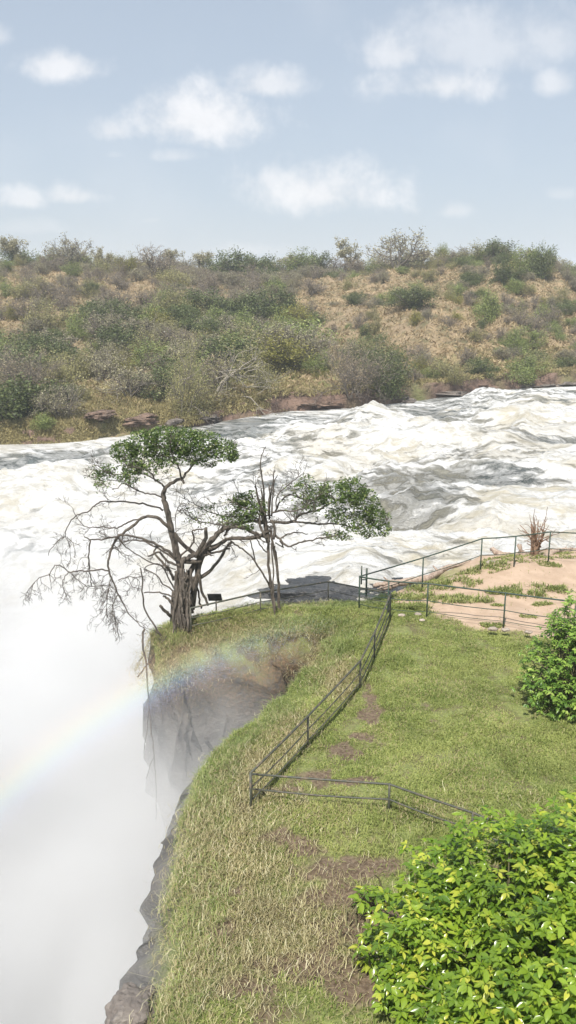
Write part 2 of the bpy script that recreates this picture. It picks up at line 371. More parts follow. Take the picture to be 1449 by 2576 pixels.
# ------------------------------------------------------------------ river
lip = np.array([[-60, 82], [-21, 61], [-11, 50], [-4, 40], [.5, 32], [1.0, 26], [-1, 23]])
def lipd(x, y):          # >0 downstream (towards the gorge)
    d = np.full(x.shape, 1e9); sg = np.ones(x.shape)
    for i in range(len(lip)-1):
        a, b = lip[i], lip[i+1]; ab = b-a; px, py = x-a[0], y-a[1]; t_ = np.clip((px*ab[0]+py*ab[1])/(ab@ab), 0, 1)
        q = np.hypot(px-t_*ab[0], py-t_*ab[1]); c = ab[0]*py-ab[1]*px; s = np.where(c > 0, -1, 1)
        m_ = q < d; d = np.where(m_, q, d); sg = np.where(m_, s, sg)
    return d*sg
def ridged(x, y, o=4):
    s = 0; a = 1; f = 1
    for i in range(o): s = s + a*(1-np.abs(pn(x*f+i*7.7, y*f+i*3.3))*1.9); a *= .5; f *= 2.1
    return s/1.9
NU, NY = 620, 720
ur = np.linspace(-.95, .95, NU); yr = np.geomspace(6, 190, NY)
UR, YR = np.meshgrid(ur, yr); XR = UR*YR
ld = lipd(XR, YR)
yb_ = np.interp(UR, Ub, B[:, 1]); 
base = np.interp(UR, [-.5, -.34, -.1, 0, .2, .4], [-4.9, -4.6, -4.0, -3.2, -2.5, -2.3])
base = np.where(UR > -.05, base, base)
fallz = -np.interp(ld, [-8, 0, 4, 9, 14, 22, 40], [0, .6, 2.4, 6.5, 11, 17, 25])
a = R(-18); fx = XR*math.cos(a)+YR*math.sin(a); fy = -XR*math.sin(a)+YR*math.cos(a)
wx = fx+2.2*fbm(fx*.07, fy*.07, o=2); wy = fy+2.0*fbm(fx*.07+9, fy*.07+4, o=2)
amp = 1.5*sm(0, 9, yb_-YR)
big = fbm(wx*.055, wy*.13, o=2)
wave = amp*(1.3*big + 1.0*(ridged(wx*.12, wy*.24, 4)-.5) + .15*(ridged(wx*.6, wy*.9, 4)-.5))
infall = sm(0, 10, ld)
bill = 3.0*(fbm(XR*.12+4, YR*.12, o=5))+.5*ridged(XR*.6, YR*.5, 3)
ZR = base-16*sm(32, 14, YR)*sm(.5, 0, XR-1.5)+fallz+wave*(1-.6*infall)+bill*infall
rb = grid_mb(XR, YR, ZR)
CALM = [(G(1320,985,-2)[0], G(1320,985,-2)[1], 16, 6), (G(1449,1010,-2)[0], G(1449,1010,-2)[1], 12, 5), (G(1150,1010,-2)[0], G(1150,1010,-2)[1], 9, 3), (G(630,1052,-3)[0], G(630,1052,-3)[1], 4.5, 4), (G(1130,1190,-2)[0], G(1130,1190,-2)[1], 6, 4), (G(1060,1235,-2)[0], G(1060,1235,-2)[1], 3.5, 1.6), (G(1350,1110,-2)[0], G(1350,1110,-2)[1], 9, 3), (G(1240,1150,-2)[0], G(1240,1150,-2)[1], 7, 2.5),
        (G(100,1150,-4)[0], G(100,1150,-4)[1], 9, 4), (G(250,1150,-4)[0], G(250,1150,-4)[1], 4, 4), (G(875,1470,-2.5)[0], G(875,1470,-2.5)[1], 3.2, 2.0), (G(950,1420,-2.5)[0], G(950,1420,-2.5)[1], 5, 1.8), (G(780,1120,-3)[0], G(780,1120,-3)[1], 9, 5), (G(650,1160,-3)[0], G(650,1160,-3)[1], 5, 4), (G(870,1040,-2)[0], G(870,1040,-2)[1], 10, 3)]
river, t = mat('river_water')
ca, sa = math.cos(a), math.sin(a)
px_, py_, pz_ = t.sep(t.P)
qx = t.m('ADD', t.m('MULTIPLY', px_, ca), t.m('MULTIPLY', py_, sa)); qy = t.m('ADD', t.m('MULTIPLY', px_, -sa), t.m('MULTIPLY', py_, ca))
q = t.comb(t.m('MULTIPLY', qx, .3), qy, t.m('MULTIPLY', pz_, .6))
wv = t.noise(q, .25, 3, .5, col=True); q = t.vm('ADD', q, t.vm('MULTIPLY', t.vm('SUBTRACT', wv, (.5, .5, .5)), (2.2, 2.2, 2.2)))
n1_ = t.noise(q, .22, 9, .62, .2); n2_ = t.noise(q, 1.7, 8, .68, .35); n3_ = t.noise(q, 6.5, 5, .7, .5)
lace = t.m('SUBTRACT', 1.0, t.m('MULTIPLY', t.m('ABSOLUTE', t.m('SUBTRACT', n2_, .5)), 9.0), clamp=True)
foam = t.m('ADD', t.m('ADD', t.attr('foam'), t.m('MULTIPLY', t.m('SUBTRACT', n1_, .5), 2.2)), t.m('MULTIPLY', t.m('SUBTRACT', n2_, .5), 2.6))
ff = t.ss(foam, .0, .62); ff = t.m('MAXIMUM', ff, t.m('MULTIPLY', t.m('POWER', lace, 2.0), .8))
wc = t.mix(t.attr('silt'), t.mix(t.ss(n1_, .4, .6), (.10, .125, .125), (.17, .18, .16)), (.42, .37, .27))
n4_ = t.noise(q, .45, 6, .7, .3); fc = t.mix(t.ss(n2_, .34, .56), (.50, .48, .42), (.78, .78, .765)); fc = t.mix(t.ss(n3_, .32, .5, .4, 1), (.5, .48, .42), fc); fc = t.mix(t.ss(n4_, .52, .66, 0, .75), fc, (.47, .42, .30))
fc = t.mix(t.m('MULTIPLY', t.attr('silt'), t.ss(n1_, .42, .62, .15, .95)), fc, (.44, .385, .27)); t.L.new(t.mix(ff, wc, fc), t.b.inputs['Base Color'])
t.L.new(t.m('ADD', .2, t.m('MULTIPLY', ff, .7)), t.b.inputs['Roughness'])
bump(t, t.m('ADD', t.m('ADD', n2_, t.m('MULTIPLY', n3_, .18)), t.m('MULTIPLY', ff, .3)), 1.0, .5)
ro = rb.build('river', river); tag(ro, kind='structure')
calm = patches(XR, YR, CALM)
foamv = .80+.5*infall+.38*(wave/1.2)-.66*calm+.12*sm(30, 60, 100-YR)
attr(ro, 'foam', np.clip(foamv-.25*infall+.25*infall*fbm(XR*.2, YR*.2, o=3), -1, 2)); 
attr(ro, 'silt', sm(110, 60, YR)*.5*sm(-.1, .6, fbm(XR*.08+50, YR*.08, o=3)+.25)*(1-.8*patches(XR, YR, CALM[-5:-3]))+infall*.75*sm(-.1, .5, fbm(XR*.11, YR*.09+30, o=4)))

# ------------------------------------------------------------------ mist, haze, rainbow
def vol_box(name, lo, hi):
    b = MB(); lo = np.array(lo, float); hi = np.array(hi, float)
    V = [[(lo, hi)[i][0], (lo, hi)[j][1], (lo, hi)[k][2]] for i in (0, 1) for j in (0, 1) for k in (0, 1)]
    b.add(V, [[0, 1, 3, 2], [4, 6, 7, 5], [0, 4, 5, 1], [2, 3, 7, 6], [0, 2, 6, 4], [1, 5, 7, 3]]); return b
def vol_mat(name):
    m_ = bpy.data.materials.new(name); m_.use_nodes = True; t = NT(m_.node_tree); t.N.clear()
    out = t.new('ShaderNodeOutputMaterial'); v_ = t.new('ShaderNodeVolumePrincipled'); t.L.new(v_.outputs[0], out.inputs['Volume'])
    t.v = v_; t.O = t.new('ShaderNodeTexCoord').outputs['Object']; return m_, t
hzm, t = vol_mat('haze_air'); t.v.inputs['Density'].default_value = .0006; t.v.inputs['Color'].default_value = (.9, .95, 1, 1)
ob = vol_box('haze', (-900, -120, -45), (900, 2700, 60)).build('haze', hzm, smooth=False); tag(ob, kind='stuff')
ob['label'] = 'thin pale haze in the air over the river and hill'; ob['category'] = 'haze'

mm_, t = vol_mat('falls_spray')
x, y, z = t.sep(t.O)
nn = t.noise(t.O, .18, 5, .6, .5); nk = t.ss(nn, .34, .66, .3, 1.75)
edge = t.m('ADD', x, t.m('MULTIPLY', t.m('SUBTRACT', y, 9.0), -.10))      # left of the cliff
f1 = t.m('MULTIPLY', t.m('MULTIPLY', t.ss(z, -.3, -8.0), t.ss(edge, 2.2, -3.5)), t.ss(y, 64, 18, .0, 1))
near = t.m('MULTIPLY', t.m('MULTIPLY', t.ss(edge, -.6, -3.2), t.ss(t.m('ADD', z, t.m('MULTIPLY', t.m('MAXIMUM', t.m('SUBTRACT', y, 20.0), 0.0), .22)), .8, -3.0)), t.m('MULTIPLY', t.ss(y, 5, 10), t.ss(y, 44, 15)))
dx = t.m('DIVIDE', t.m('ADD', x, 13.0), 12.0); dy = t.m('DIVIDE', t.m('SUBTRACT', y, 34.0), 14.0)
g = t.m('EXPONENT', t.m('MULTIPLY', t.m('ADD', t.m('MULTIPLY', dx, dx), t.m('MULTIPLY', dy, dy)), -1.0))
f2 = t.m('MULTIPLY', g, t.ss(z, -1.5, -10))
den = t.m('ADD', t.m('ADD', t.m('MULTIPLY', f1, .22), t.m('MULTIPLY', near, .13)), t.m('MULTIPLY', f2, .013))
t.L.new(t.m('MULTIPLY', den, nk), t.v.inputs['Density']); t.v.inputs['Color'].default_value = (.985, .985, .98, 1); t.v.inputs['Anisotropy'].default_value = -0.2
ob = vol_box('spray', (-40, 3, -34), (3.5, 62, 1.5)).build('spray_mist', mm_, smooth=False)
tag(ob, 'white spray mist rising out of the gorge below the falls', 'mist', kind='stuff')

# rainbow: a shallow arc of coloured spray round the antisolar axis
axis = Vector(SUN_TO); DR = 17.0
r0, r1 = DR*math.tan(R(38.6))*math.cos(R(41)), DR*math.tan(R(43.6))*math.cos(R(41))
cen = Vector(CAM)+axis*(DR*math.cos(R(41)))
up = Vector((0, 0, 1)); e1 = (up-axis*up.dot(axis)).normalized(); e2 = axis.cross(e1).normalized()
def ang_of(px, py):
    d = Vector(D2d(px, py)).normalized(); k = DR*math.cos(R(41))/d.dot(axis); q_ = Vector(CAM)+d*k-cen; return math.atan2(q_.dot(e2), q_.dot(e1)), q_.length
a0, l0 = ang_of(-250, 2110); a1, l1 = ang_of(880, 1515); am, lm = ang_of(400, 1716)
RC = lm
# the bow is a drift of fine sunlit droplets, coloured by their distance from the axis; local frame = (e1, e2, axis)
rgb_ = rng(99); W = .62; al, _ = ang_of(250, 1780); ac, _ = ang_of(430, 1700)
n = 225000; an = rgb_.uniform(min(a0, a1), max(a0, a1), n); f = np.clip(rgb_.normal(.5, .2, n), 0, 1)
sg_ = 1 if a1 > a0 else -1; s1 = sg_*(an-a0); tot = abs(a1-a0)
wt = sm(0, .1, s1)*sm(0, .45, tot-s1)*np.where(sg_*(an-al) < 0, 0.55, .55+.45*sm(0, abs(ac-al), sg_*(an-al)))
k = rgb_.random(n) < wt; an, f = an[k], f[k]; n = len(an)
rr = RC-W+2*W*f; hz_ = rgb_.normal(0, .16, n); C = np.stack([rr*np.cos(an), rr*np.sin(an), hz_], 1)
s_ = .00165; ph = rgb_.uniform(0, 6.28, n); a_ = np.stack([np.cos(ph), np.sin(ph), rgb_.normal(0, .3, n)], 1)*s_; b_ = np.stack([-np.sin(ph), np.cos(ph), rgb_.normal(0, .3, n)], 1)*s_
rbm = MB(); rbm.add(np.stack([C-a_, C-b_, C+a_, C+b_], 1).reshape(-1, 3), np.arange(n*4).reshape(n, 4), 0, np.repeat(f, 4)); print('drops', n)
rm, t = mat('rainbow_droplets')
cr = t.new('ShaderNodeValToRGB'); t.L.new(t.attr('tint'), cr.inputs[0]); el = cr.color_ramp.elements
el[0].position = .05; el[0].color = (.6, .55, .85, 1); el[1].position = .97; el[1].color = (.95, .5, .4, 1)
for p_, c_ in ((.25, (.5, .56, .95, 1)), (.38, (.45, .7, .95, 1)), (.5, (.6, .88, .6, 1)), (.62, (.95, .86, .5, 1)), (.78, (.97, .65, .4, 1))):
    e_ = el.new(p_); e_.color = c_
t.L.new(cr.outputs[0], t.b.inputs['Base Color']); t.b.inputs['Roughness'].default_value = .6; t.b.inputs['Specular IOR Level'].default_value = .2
ob = rbm.build('rainbow', rm, smooth=False)
from mathutils import Matrix
ob.matrix_world = Matrix.Translation(cen) @ Matrix((e1, e2, axis)).transposed().to_4x4()
tag(ob, 'faint rainbow arc in the spray across the mossy cliff below the trees', 'rainbow')

# ------------------------------------------------------------------ vegetation helpers
def leaves(mb, C, size, rg, up=.3, mat=0, ratio=.5, tint=None, droop=None):
    n = len(C)
    if n == 0: return
    d = rg.normal(size=(n, 3)); d[:, 2] = d[:, 2]*.6+up
    if droop is not None: d[:, 2] -= droop
    d /= np.linalg.norm(d, axis=1)[:, None]
    r = rg.normal(size=(n, 3)); s = np.cross(d, r); s /= np.linalg.norm(s, axis=1)[:, None]+1e-9
    L = (size*rg.uniform(.6, 1.35, n))[:, None]; Wd = L*ratio*.5
    V = np.stack([C-d*L*.5, C+s*Wd-d*L*.05, C+d*L*.5, C-s*Wd-d*L*.05], 1)
    Q = np.arange(n*4).reshape(n, 4); ti = rg.uniform(0, 1, n) if tint is None else tint
    mb.add(V.reshape(-1, 3), Q, mat, np.repeat(ti, 4))
def grow(mb, rg, p, d, L, r, lvl, tips, nseg=5, curve=.35, child=3, up=.1, spread=.8, k=4, shrink=.62, rmin=.004):
    p = np.array(p, float); d = np.array(d, float); d /= np.linalg.norm(d); pts = [p.copy()]; ds = [d.copy()]
    for i in range(nseg):
        d = d+rg.normal(size=3)*curve*.5+np.array([0, 0, up])*.5; d /= np.linalg.norm(d); p = p+d*L/nseg; pts.append(p.copy()); ds.append(d.copy())
    re = max(r*.45, rmin) if lvl else rmin
    mb.tube(pts, np.linspace(r, re, nseg+1), k=k if r > .02 else 3, cap=False)
    if lvl == 0: tips.append(p); tips.append(pts[-2]); return
    for c in range(child):
        i = rg.integers(max(1, nseg//2), nseg+1); q = ds[i]+rg.normal(size=3)*spread; q /= np.linalg.norm(q)
        grow(mb, rg, pts[i], q, L*shrink*rg.uniform(.75, 1.2), max(r*(.5), rmin), lvl-1, tips, max(3, nseg-1), curve, child, up, spread, k, shrink, rmin)

# prototypes, 5 m high
def hill_proto(seed, kind):
    rg = rng(seed); tr = MB(); tips = []
    cfg = {'dark': (3, 4, .5, 4600, .16, 1.0), 'green': (3, 4, .45, 4200, .14, 1.0), 'olive': (4, 4, .5, 4200, .13, 1.1), 'yellow': (4, 4, .5, 3800, .13, 1.0), 'grey': (5, 4, .5, 2800, .11, 1.1), 'bare': (6, 4, .45, 1300, .09, 1.0), 'crest': (1, 4, .5, 2600, .13, .9), 'bigolive': (5, 4, .5, 9000, .065, 1.1), 'bigdark': (4, 4, .5, 7000, .085, 1.1), 'bigbare': (8, 5, .5, 5000, .05, 1.1)}[kind]
    ns, ch, _, nl, ls, sp = cfg
    for s in range(ns):
        an = rg.uniform(0, 6.28); tilt = rg.uniform(.25, .85)*(0.25 if ns == 1 else 1)
        grow(tr, rg, (rg.normal()*.15, rg.normal()*.15, -.2), (math.cos(an)*tilt, math.sin(an)*tilt, 1), 2.1, (.05 if kind == 'bigbare' else .1) if ns > 1 else .2, 3, tips, 4, .35, ch, .12, .75*sp, 4, .66, .008 if kind == 'bigbare' else .02 if kind in ('bare', 'grey') else .012)
    tips = np.array(tips); zmx = tips[:, 2].max()
    cr_ = MB(); idx = rg.integers(0, len(tips), nl); sg = .16 if kind in ('bare', 'grey', 'crest', 'bigbare') else .3
    C = tips[idx]+rg.normal(size=(nl, 3))*sg; C = C[C[:, 2] > .25]
    if kind in ('dark', 'green', 'olive', 'yellow', 'bigolive', 'bigdark'):      # foliage down to the ground on shrubs
        k2 = nl//3; th = rg.uniform(0, 6.28, k2); rr = np.abs(tips[:, 0]).mean()*1.3*np.sqrt(rg.uniform(0, 1, k2)); C = np.vstack([C, np.stack([rr*np.cos(th), rr*np.sin(th), rg.uniform(.1, zmx*.5, k2)], 1)])
    leaves(cr_, C, ls*1.25, rg, .2, ratio=.6)
    sc_ = 5/zmx
    for b_ in (tr, cr_): b_.V = [v_*sc_ for v_ in b_.V]
    lm_ = {'dark': 'dark', 'green': 'green', 'olive': 'olive', 'yellow': 'yellow', 'grey': 'grey', 'bare': 'bare', 'crest': 'grey', 'bigolive': 'olive', 'bigdark': 'dark', 'bigbare': 'bare'}[kind]
    a_ = tr.build('trunk', M_grey); b2 = cr_.build('crown', HL[lm_], smooth=False)
    ra = float(np.percentile(np.hypot(C[:, 0], C[:, 1]), 90))*sc_
    return a_.data, b2.data, (a_, b2), ra
PR = {}; trash = []
for kind, nv in (('dark', 2), ('green', 3), ('olive', 3), ('yellow', 2), ('grey', 3), ('bare', 3), ('crest', 3), ('bigolive', 1), ('bigdark', 1), ('bigbare', 1)):
    PR[kind] = [hill_proto(100+37*i+len(kind)*11+ord(kind[0]), kind) for i in range(nv)]
for k_ in PR:
    for (_, _, obs, _) in PR[k_]:
        for o_ in obs: bpy.data.objects.remove(o_)
KN = {'dark': ('evergreen_shrub', 'evergreen shrub'), 'green': ('green_bush', 'bush'), 'olive': ('olive_bush', 'bush'), 'yellow': ('yellow_green_bush', 'bush'), 'grey': ('grey_green_bush', 'bush'), 'bare': ('leafless_shrub', 'dry shrub'), 'crest': ('acacia_tree', 'tree'), 'bigolive': ('olive_tree', 'tree'), 'bigdark': ('thicket_tree', 'tree'), 'bigbare': ('leafless_tree', 'dry tree')}
def put_shrub(p, kind, h, rg, label, group=None, wide=1.0, name=None, cat=None):
    tr, cr_, _, _ = PR[kind][rg.integers(len(PR[kind]))]
    e = empty(name or KN[kind][0], p); e.rotation_euler = (rg.normal()*.06, rg.normal()*.06, rg.uniform(0, 6.28)); e.scale = (h/5*wide, h/5*wide, h/5)
    for nm, me in (('trunk', tr), ('crown', cr_)):
        o_ = bpy.data.objects.new(nm, me); COL.objects.link(o_); o_.parent = e
    tag(e, label, cat or KN[kind][1], group); return e
rg = rng(5)
HT = [(38,668,62,'crest',1.2,'grey green round tree at the far left end of the crest'),(122,664,42,'green',.9,'small bright green tree on the crest near the left'),
 (188,680,80,'grey',1.1,'broad greyish crest tree above a bright green bush'),(182,692,30,'green',1.5,'low bright green bush under the broad greyish crest tree'),
 (385,690,70,'bare',1.2,'pale leafless crest tree left of the lacy dark tree'),(322,680,40,'yellow',1.2,'yellow green bush on the crest left of the pale leafless tree'),
 (505,676,48,'crest',1.4,'lacy thin-leaved flat tree on the crest left of the dark evergreen'),(597,705,80,'dark',1.1,'dense dark evergreen tree standing at the middle of the crest'),
 (672,700,55,'dark',1.3,'low wide dark evergreen right of the dense crest tree'),(750,686,55,'green',1.5,'light green flat-topped tree on the middle crest'),(806,686,45,'dark',.8,'small dark tree right of the light green flat-topped tree'),
 (893,686,72,'crest',1.2,'pale yellowish open tree left of the tallest crest tree'),(1000,672,84,'grey',1.25,'tallest pale grey spreading tree on the right crest'),(950,672,40,'olive',1.6,'low olive bush beside the tallest crest tree'),
 (1113,648,42,'green',.6,'slender little green tree alone on the right crest'),(1240,648,28,'olive',1.5,'small olive bush on the summit of the right hill'),(1318,690,68,'green',1.0,'rounded dome-shaped green tree near the right end of the crest'),
 (1352,700,78,'dark',.5,'thin dark crooked tree at the right end of the crest'),(1268,715,62,'dark',.8,'small dark evergreen just below the right summit'),(1218,810,95,'green',.8,'tall conical green tree alone on the right tan slope'),
 (1045,770,55,'dark',1.7,'flat spreading dark shrub high on the tan slope'),(1045,815,45,'yellow',.8,'small yellow bush under the flat spreading dark shrub'),(1300,890,75,'green',.7,'bright green bush halfway down the right gully'),
 (1315,958,80,'green',1.2,'round green bush at the foot of the right gully by the water'),(1142,962,62,'olive',.8,'small olive tree above the dark rocks of the right bank'),(975,1000,150,'bigdark',1.0,'large dark green thicket tree at the bank by the grey leafless tree'),
 (880,990,150,'bigbare',1.1,'large silvery leafless tree at the river bank in the middle'),(462,1050,215,'bigolive',.6,'tallest olive tree at the bank behind the fig crown'),(700,930,100,'yellow',1.6,'wide yellow green shrub on the middle of the slope'),
 (620,960,95,'olive',1.2,'olive shrub above the tree leaning over the water'),(330,1000,90,'grey',1.3,'pale grey domed shrub above the left grassy bank'),(75,1000,150,'bigbare',1.1,'purple grey leafless tree at the left foot of the hill'),
 (285,895,90,'dark',1.3,'dark rounded shrub on the lower left slope'),(60,905,80,'dark',1.5,'dull green rounded shrub at the left frame edge above the leafless tree'),(700,810,90,'dark',1.0,'bluish dark shrub in the gully below the crest evergreens'),
 (640,790,80,'grey',1.2,'grey twiggy shrub left of the bluish dark shrub'),(218,1012,60,'olive',.6,'slender tree with a pale upright trunk above the left bank'),(100,1075,50,'green',1.4,'low green bush on the grass of the left bank'),
 (420,760,60,'bare',1.2,'brown twiggy shrub on the upper left slope'),(130,760,60,'bare',1.3,'dry brown shrub on the upper left slope near the frame edge'),(1375,830,70,'bare',1.1,'pale leafless shrub on the right slope near the frame edge'),
 (1180,715,40,'dark',1.1,'dark green shrub just left of the evergreen below the summit'),(640,720,60,'bare',1.2,'brown twiggy shrub just below the dense crest evergreen'),(60,800,60,'bare',1.3,'brown twiggy shrub by the left edge halfway up the hill'),(300,780,60,'bare',1.2,'brown twiggy shrub in the middle of the upper left slope'),(440,668,50,'crest',1.1,'thin grey tree on the crest between the leafless and the lacy tree'),(240,662,48,'crest',.9,'thin open tree on the crest right of the broad greyish tree'),(800,930,60,'green',1.2,'green shrub at the foot of the slope left of the silvery tree'),(10,1010,60,'green',1.6,'bright green low bush at the foot of the hill by the left frame edge')]
taken = []
for (px, py, hp, kind, wd, lb) in HT:
    p, t_ = hill_hit(px, py+4); h = hp*p[1]/F*(1.0 if py >= 700 or px > 1200 else 1.15); p = p-np.array([0, 0, .15]); put_shrub(p, kind, h, rg, lb, wide=wd); taken.append((px, py, hp*.25*wd))
# the remaining scrub, one group per kind
GR = {'dark': ('dark green shrub in the scrub of the far hillside', 'dark shrubs scattered over the far hill'),
      'green': ('fresh green shrub in the scrub of the far hillside', 'green shrubs scattered over the far hill'),
      'olive': ('olive coloured shrub in the scrub of the far hillside', 'olive shrubs scattered over the far hill'),
      'yellow': ('yellowish green shrub in the scrub of the far hillside', 'yellowish shrubs scattered over the far hill'),
      'grey': ('grey green twiggy shrub in the scrub of the far hillside', 'grey green shrubs scattered over the far hill'),
      'bare': ('leafless brown grey shrub in the scrub of the far hillside', 'leafless shrubs scattered over the far hill'),
      'crest': ('thin open acacia tree on the skyline of the far hill', 'open acacias along the far skyline')}
cnt = 0; tries = 0; plots = []
while cnt < 900 and tries < 30000:
    tries += 1
    px = rg.uniform(-190, 1640); uq = D2d(px, 900)[0]
    t_ = rg.uniform(.03, 1.0) if rg.random() > .2 else rg.uniform(.85, 1.0)
    low = t_ < .45; left = px < 800
    mid = np.exp(-((px-620)/190)**2)*sm(.75, .1, t_)
    dens = (.7 if low else .42) if left else (.26 if .05 < t_ < .85 else .8)
    if left and low and t_ < .16: dens = .12 if px < 500 else .35
    if 740 < px < 860 and t_ < .75: dens = .1
    xv, yv, zz = hill(np.array([uq]), np.array([t_])); xv, yv, zz = xv[0], yv[0], zz[0]
    cl = fbm(np.array([xv*.05]), np.array([yv*.05+3]))[0]
    if rg.random() > dens*(1+cl*.9): continue
    big_ = 1.35 if (low and left) else 1.0
    h = rg.uniform(1.4, 3.6)*big_*(.8 if not left else 1)
    if any((a_-xv)**2+(b_-yv)**2 < (.5*(h+c_)*.56)**2 for a_, b_, c_ in plots): continue
    plots.append((xv, yv, h))
    if left and low: ks, pw = ['dark', 'green', 'olive', 'grey', 'bare', 'yellow'], [.24, .16, .24, .2, .1, .06]
    elif left: ks, pw = ['dark', 'green', 'olive', 'grey', 'bare', 'yellow'], [.08, .06, .16, .22, .43, .05]
    else: ks, pw = ['dark', 'green', 'olive', 'grey', 'bare', 'yellow'], [.13, .2, .25, .14, .2, .08]
    if t_ > .93: ks, pw = ['dark', 'green', 'olive', 'grey', 'crest', 'bare'], [.1, .14, .17, .2, .2, .19]; h = rg.uniform(1.4, 4.4)
    kind = ks[rg.choice(len(ks), p=np.array(pw)/sum(pw))]
    put_shrub((xv, yv, zz-.2), kind, h, rg, *GR[kind], wide=rg.uniform(.9, 1.5)); cnt += 1
print('scrub', cnt, tries)
# bank tree that leans over the water
def lean_tree():
    p, _ = hill_hit(540, 1000); Yb = p[1]
    rg = rng(77); e = empty('leaning_tree', p); tag(e, 'small tree with a pale bent trunk leaning over the rapids', 'tree')
    b = MB(); tips = []
    w_ = lambda a_, b_, dy=0: P(a_, b_, Yb+dy)-p
    b.tube([w_(535, 1003), w_(548, 985), w_(556, 965), w_(575, 945), w_(600, 930)], [.22, .2, .17, .14, .1], 6)
    for (a_, b_) in ((575, 945), (600, 930), (590, 940), (610, 950), (620, 975), (630, 1000)):
        for k in range(3): grow(b, rg, w_(a_, b_, rg.normal()*.5), (rg.normal()*.8, rg.normal()*.6, rg.normal()*.5+.1), 2.4, .07, 2, tips, 4, .4, 3, -.03, .8, 4, .65, .02)
    b.build('trunk', M_pale, e)
    c = MB(); T_ = np.array(tips); leaves(c, T_[rg.integers(0, len(T_), 2600)]+rg.normal(size=(2600, 3))*.35, .2, rg, 0); c.build('crown', HL['olive'], e, smooth=False)
lean_tree()
# dead upright trunk on the crest
p, _ = hill_hit(1205, 640); e = empty('dead_tree', p); tag(e, 'thin bare dead tree sticking up from the right summit', 'tree'); b = MB(); rg2 = rng(3); tips = []
for k in range(3): grow(b, rg2, (0, 0, -.2), (rg2.normal()*.2, 0, 1), 2.6, .07, 1, tips, 4, .2, 2, .1, .4, 4, .5, .02)
b.build('trunk', M_brown, e)
# dry grass tussocks on the hill
b = MB(); rg = rng(21); n = 130000; uq = rg.uniform(-.5, .5, n); t_ = rg.uniform(.012, 1.02, n); xv, yv, zz = hill(uq, t_)
dn = fbm(xv*.1, yv*.1, o=3); keep = rg.uniform(-.6, .8, n) < dn+.35; xv, yv, zz, dn = xv[keep], yv[keep], zz[keep], dn[keep]; n = len(xv)
C = np.stack([xv, yv, zz+.2], 1); ti = np.clip(rg.normal(.5, .25, n)+dn*.3, 0, 1)
leaves(b, C, .75, rg, .9, ratio=.22, tint=ti)
M_dry = leaf_mat('dry_hill_grass', (.27, .2, .11), (.52, .405, .24), None, .8, .2, 0)
o = b.build('dry_grass', M_dry, smooth=False); tag(o, 'tan dry grass covering the far hillside', 'grass', kind='stuff')
b = MB(); n = 120000; uq = rg.uniform(-.5, .5, n); t_ = rg.uniform(.0, 1, n)**1.5*.17; xv, yv, zz = hill(uq, t_); lu = fbm(xv*.12, yv*.12, o=2)
k_ = (lu > -.25) & (zz > -8) & ((t_ > .008) | (uq < -.1)); C = np.stack([xv, yv, zz+.15], 1)[k_]; leaves(b, C, .6, rg, .9, ratio=.14)
n = 60000; uq = rg.uniform(-.5, -.02, n); t_ = rg.uniform(.003, .07, n); xv, yv, zz = hill(uq, t_); C = np.stack([xv, yv, zz+.15], 1); leaves(b, C, .65, rg, 1.1, ratio=.13)
o = b.build('bank_grass', leaf_mat('bank_grass', (.23, .195, .09), (.5, .43, .21), None, .8, .2, 0), smooth=False); tag(o, 'yellow green grass along the foot of the far hill', 'grass', kind='stuff')
# rocks along the far bank
def rock_mesh(rg, sx, sy, sz, seed, rough=.3, res=14):
    th = np.linspace(0, math.pi, res); ph = np.linspace(0, 2*math.pi, res*2+1)[:-1]; T_, H_ = np.meshgrid(th, ph, indexing='ij')
    x = np.sin(T_)*np.cos(H_); y = np.sin(T_)*np.sin(H_); z = np.cos(T_)
    r = 1+rough*fbm(x*1.5+seed, y*1.5, z*1.5, 4); q = np.stack([x*r, y*r, z*r], -1)
    q = np.sign(q)*np.abs(q)**.8; V = q*np.array([sx, sy, sz]); n, m_ = T_.shape
    i = np.arange(n-1)[:, None]*m_; j = np.arange(m_)[None]; Q = np.stack([i+j, i+m_+j, i+m_+(j+1) % m_, i+(j+1) % m_], -1).reshape(-1, 4)
    return V.reshape(-1, 3), Q
RK = [(340,1050,70,16,'broad pink flat rock ledge on the left bank'),(250,1040,40,10,'small flat rock ledge among grass on the left bank'),(430,1062,45,22,'dark overhanging rock at the left bank under the olive tree'),(530,1045,30,14,'brown rock at the waterline under the leaning tree'),
      (800,1012,60,6,'long low flat rock along the middle bank'),(1210,970,40,10,'reddish rock at the right bank'),(1120,985,60,7,'long dark rock shelf on the right bank'),(1010,1000,35,12,'dark rock below the thicket tree'),(1330,966,60,8,'dark low rock ledge on the bank near the right frame edge'),(1420,962,50,8,'dark bank rock at the right frame edge')]
for i, (px, py, wp, hp, lb) in enumerate(RK):
    uq = D2d(px, py)[0]; yb = np.interp(uq, Ub, B[:, 1])+1.2; p = P(px, py, yb); s = yb/F
    V, Q = rock_mesh(rg, wp*s*.8, 1.5, hp*s*.8, i*3.1, .75, 34); b = MB(); b.add(V, Q); o = b.build('bank_rock', M_bankrock if 'pink' in lb or 'red' in lb or 'flat' in lb else M_rock); o.location = p-np.array([0, 0, hp*s*.4])
    tag(o, lb, 'rock', 'rocks along the far bank')

